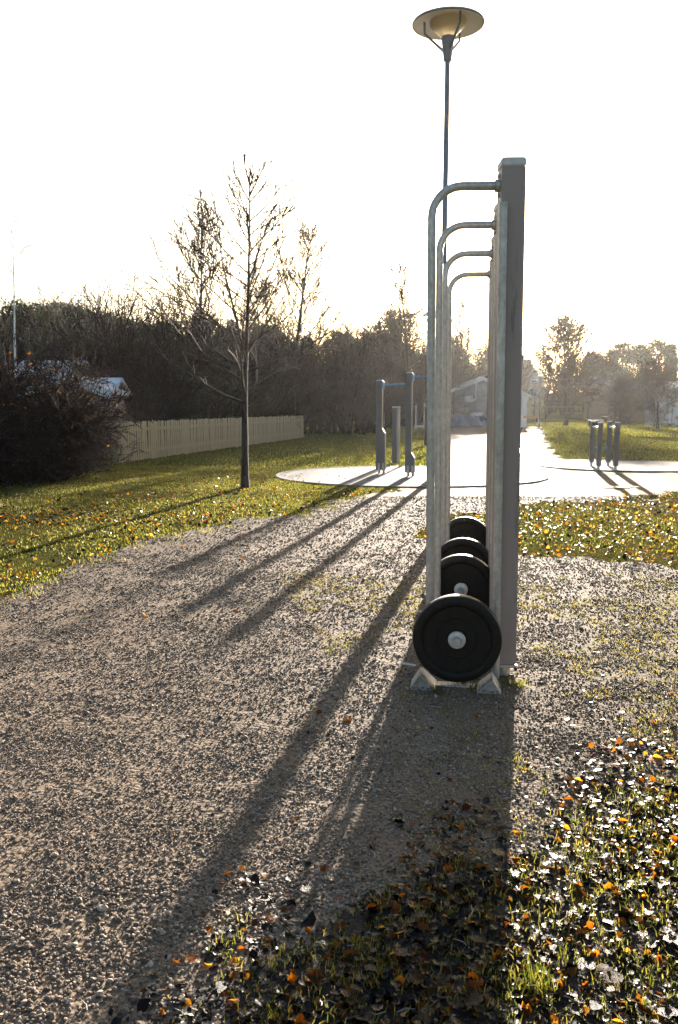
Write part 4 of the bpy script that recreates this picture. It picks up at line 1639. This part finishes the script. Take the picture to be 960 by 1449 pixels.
# brown house and the roof behind it
Y = 82
x0, x1 = span(869, 912, Y)
gable_house('brown_house', x0, x1, Y, Y + 6, zat(551.5, Y), zat(541, Y), M['brown_wall'], M['roof_dark'], 'brown timber house with grey roof beyond the field', 'house', 0.3,
            ((at(884, 577, Y).x - (x0 + x1) / 2, zat(557.5, Y), 0.55, 0.5), (at(873, 577, Y).x - (x0 + x1) / 2, zat(557, Y), 0.4, 0.35)), None, 0, None, 'x', 0.45)
Y = 96
x0, x1 = span(848, 888, Y)
gable_house('grey_house', x0, x1, Y, Y + 6, zat(545, Y), zat(533, Y), M['brown_wall'], M['roof_dark'], 'house with dim roof and chimney behind the brown house', 'house', 0.4, (), (0.3, zat(538, Y), zat(527, Y)), 0, None, 'x')
Y = 72
x0, x1 = span(948, 1010, Y)
gable_house('white_house', x0, x1, Y, Y + 6, zat(551, Y), zat(540, Y), M['white'], M['roof_tin'], 'white house partly cut off by the right border', 'house', 0.3, ((at(957, 577, Y).x - (x0 + x1) / 2, zat(556, Y), 0.5, 0.6),), None, 0, None, 'x')

# tin roofed houses at the left, behind the dark bushes
Y = 24
x0, x1 = span(34, 156, Y)
gable_house('garden_shed', x0, x1, Y, Y + 1.6, zat(558, Y), zat(535, Y), M['shed_wall'], M['roof_tin'], 'garden shed with frosted tin gable roof behind the dark bushes', 'shed', 0.12, (), None, 0, M['roof_tin'], 'y', 0.22)
Y = 29
x0, x1 = span(18, 104, Y)
gable_house('outbuilding', x0, x1, Y, Y + 3, zat(533, Y), zat(512, Y), M['shed_wall'], M['roof_tin'], 'long outbuilding with pale bluish roof behind the garden shed', 'outbuilding', 0.1, (), None, 0, None, 'x')
Y = 26
x0, x1 = span(122, 160, Y)
gable_house('small_shed', x0, x1, Y, Y + 1.8, zat(556, Y), zat(539, Y), M['shed_wall'], M['roof_tin'], 'small shed with pale tin roof between garden shed and thicket', 'shed', 0.1, (), None, 0, None, 'x')
# pale house glimpsed through the gap behind the pull-up bars
Y = 68
x0, x1 = span(542, 585, Y)
gable_house('green_house', x0, x1, Y, Y + 6, zat(566, Y), zat(552, Y), simple('pale_green_wall', (0.16, 0.20, 0.13), (0.22, 0.26, 0.17), 3, 0.8), M['roof_dark'], 'pale green house glimpsed in the gap behind the pull-up bars', 'house', 0.3,
            ((0.3, zat(580, Y), 0.8, 0.7),), None, 0, None, 'x')
# white swing frame
Y = 50
t = empty('garden_swing', (at(596, 577, Y).x, Y, 0), 0, 'white garden swing glimpsed left of the steel pipes', 'swing')
for dx in (-0.32, 0.22):
    MB().tube([(dx, 0, 0), (dx, 0, zat(570, Y))], 0.045, 8).build('upright', M['white'], t)
MB().box(-0.4, 0.3, -0.2, 0.2, 0.18, 0.30).build('seat', M['white'], t)


# ------------------------------------------------------------------ sports field fence, lamps, net, benches
def small_lamp(px, ptop, pbase, label):
    g = G(px, pbase)
    H = at(px, ptop, g.y).z
    t = empty('field_lamp', g, 0, label, 'street lamp', 'small disc lamps across the field')
    MB().tube([(0, 0, -0.1), (0, 0, H)], [0.05, 0.035], 8).build('pole', M['black'], t, smooth=50)
    MB().lathe([(0, H + 0.16), (0.12, H + 0.14), (0.33, H + 0.03), (0.34, H), (0.12, H - 0.02), (0.05, H - 0.10), (0, H - 0.10)], 20).build('lamp_head', M['white'], t, smooth=50)
    return t


small_lamp(763, 534, 604, 'disc lamp in front of the yellow house, just right of the post')
small_lamp(756, 539, 598, 'disc lamp nearest the white outbuilding')
small_lamp(922, 542, 604, 'disc lamp beside the pale net at right')
small_lamp(949, 544, 598, 'disc lamp close to the white house at right')
gl = G(603, 640)
t = small_lamp(611, 446, 640, 'distant lamp half hidden by the steel pipes')

t = empty('field_fence', (0, 0, 0), 0, 'thin wire fence with dark posts along the far side of the field', 'fence')
g0, g1 = G(742, 604), G(1010, 604)
t.location = g0
dd = g1 - g0
npst = 9
for i in range(npst + 1):
    q = dd * (i / npst)
    hgt = 1.5
    MB().tube([(q.x, q.y, -.1), (q.x, q.y, hgt)], 0.028, 6).build('fence_post', M['black'], t)
for z in (0.08, 0.55, 1.02, 1.48):
    MB().tube([(0, 0.03, z), (dd.x, dd.y + 0.03, z)], 0.012, 4).build('wire', M['wire'], t)
# tall posts with net
gA, gB = G(870, 601), G(925, 605)
t = empty('ball_net', gB, 0, 'pale sunlit ball net between tall dark posts', 'net')
pts = [(G(897, 604) - gB), Vector((0, 0, 0)), (G(952, 605) - gB)]
H = zat(551, gB.y)
for q in ((gA - gB), pts[1]):
    MB().tube([(q.x, q.y, -.1), (q.x, q.y, zat(548, gB.y))], 0.05, 8).build('net_post', M['black'], t)
b = MB()
x0n, x1n = pts[0].x, pts[1].x
k = 0
x = x0n
while x < x1n:
    b.box(x - .008, x + .008, -.008, .008, 0.1, H)
    x += 0.085
z = 0.1
while z < H:
    b.box(x0n, x1n, -.0072, .0072, z - .008, z + .008)
    z += 0.085
o = b.build('mesh_net', M['net'], t)
o['kind'] = 'stuff'
# timber heap sloping up behind the net
t = empty('branch_heap', G(895, 601), 0, 'sloping heap of cut branches left of the pale net', 'branch heap')
r = random.Random(8)
b = MB()
for i in range(70):
    x = r.uniform(-1.6, 2.0)
    hmax = 2.0 * max(0.05, 1 - abs(x - 0.3) / 2.0)
    z = r.uniform(0, hmax)
    a = r.uniform(-.6, .9)
    l = r.uniform(.5, 1.2)
    y = r.uniform(-.5, .5)
    b.tube([(x - l / 2 * math.cos(a), y, max(0, z - l / 2 * math.sin(a))), (x + l / 2 * math.cos(a), y + r.uniform(-.4, .4), max(0.05, z + l / 2 * math.sin(a)))], [.04, .025], 5)
o = b.build('branches', M['twig'], t)
o['kind'] = 'stuff'


def bench(px0, px1, pyt, pyb, label, m):
    g0_, g1_ = G(px0, pyb), G(px1, pyb)
    H = at(px0, pyt, g0_.y).z
    c = (g0_ + g1_) / 2
    L = (g1_ - g0_).length
    t = empty('bench', c, 0, label, 'bench', 'low benches along the field')
    MB().box(-L / 2, L / 2, -.2, .2, H - 0.06, H, 0.01).build('seat', m, t)
    for s_ in (-1, 1):
        MB().box(s_ * (L / 2 - .2) - .04, s_ * (L / 2 - .2) + .04, -.16, .16, 0, H - 0.062).build('leg', M['black'], t)


bench(920, 950, 598, 604, 'white topped low bench right of the net', M['white'])
bench(872, 886, 591, 599, 'pale low bench behind the dip bars', M['white'])
bench(850, 868, 589, 599, 'brown low bench left of the tall fence post', M['brown_wall'])
for i, (px, lab) in enumerate(((838, 'black bin behind the left dip post'), (848, 'black bin behind the front left dip post'))):
    g = G(px, 604)
    t = empty('black_bin', g, 0, lab, 'bin')
    MB().lathe([(0, 0), (0.26, 0), (0.30, 0.45), (0.27, 0.5), (0, 0.52)], 14).build('tub', M['black'], t, smooth=50)
    MB().tube([(-0.1, 0, 0.52), (0.1, 0, 0.52)], 0.02, 6).build('handle', M['black'], t)
g = G(959, 603)
t = empty('waste_bin', g, 0, 'white waste bin with dark lid at the right border', 'bin')
MB().lathe([(0, 0), (0.22, 0), (0.24, 0.6), (0, 0.6)], 16).build('drum', M['white'], t, smooth=50)
MB().lathe([(0.25, 0.6), (0.26, 0.66), (0.18, 0.8), (0, 0.85)], 16).build('lid', M['black'], t, smooth=50)


# ------------------------------------------------------------------ low sun haze
m = bpy.data.materials.new('haze')
m.use_nodes = True
nt = m.node_tree
nt.nodes.clear()
o_ = N(nt, 'ShaderNodeOutputMaterial')
pv = N(nt, 'ShaderNodeVolumePrincipled')
pv.inputs['Color'].default_value = (0.96, 0.94, 0.92, 1)
pv.inputs['Density'].default_value = HAZE
pv.inputs['Anisotropy'].default_value = HAZE_G
nt.links.new(pv.outputs[0], o_.inputs['Volume'])
b = MB().box(-620, 620, -80, 920, -1.5, 34)
tag(b.build('haze', m), 'thin bright haze in the low sun', kind='stuff')
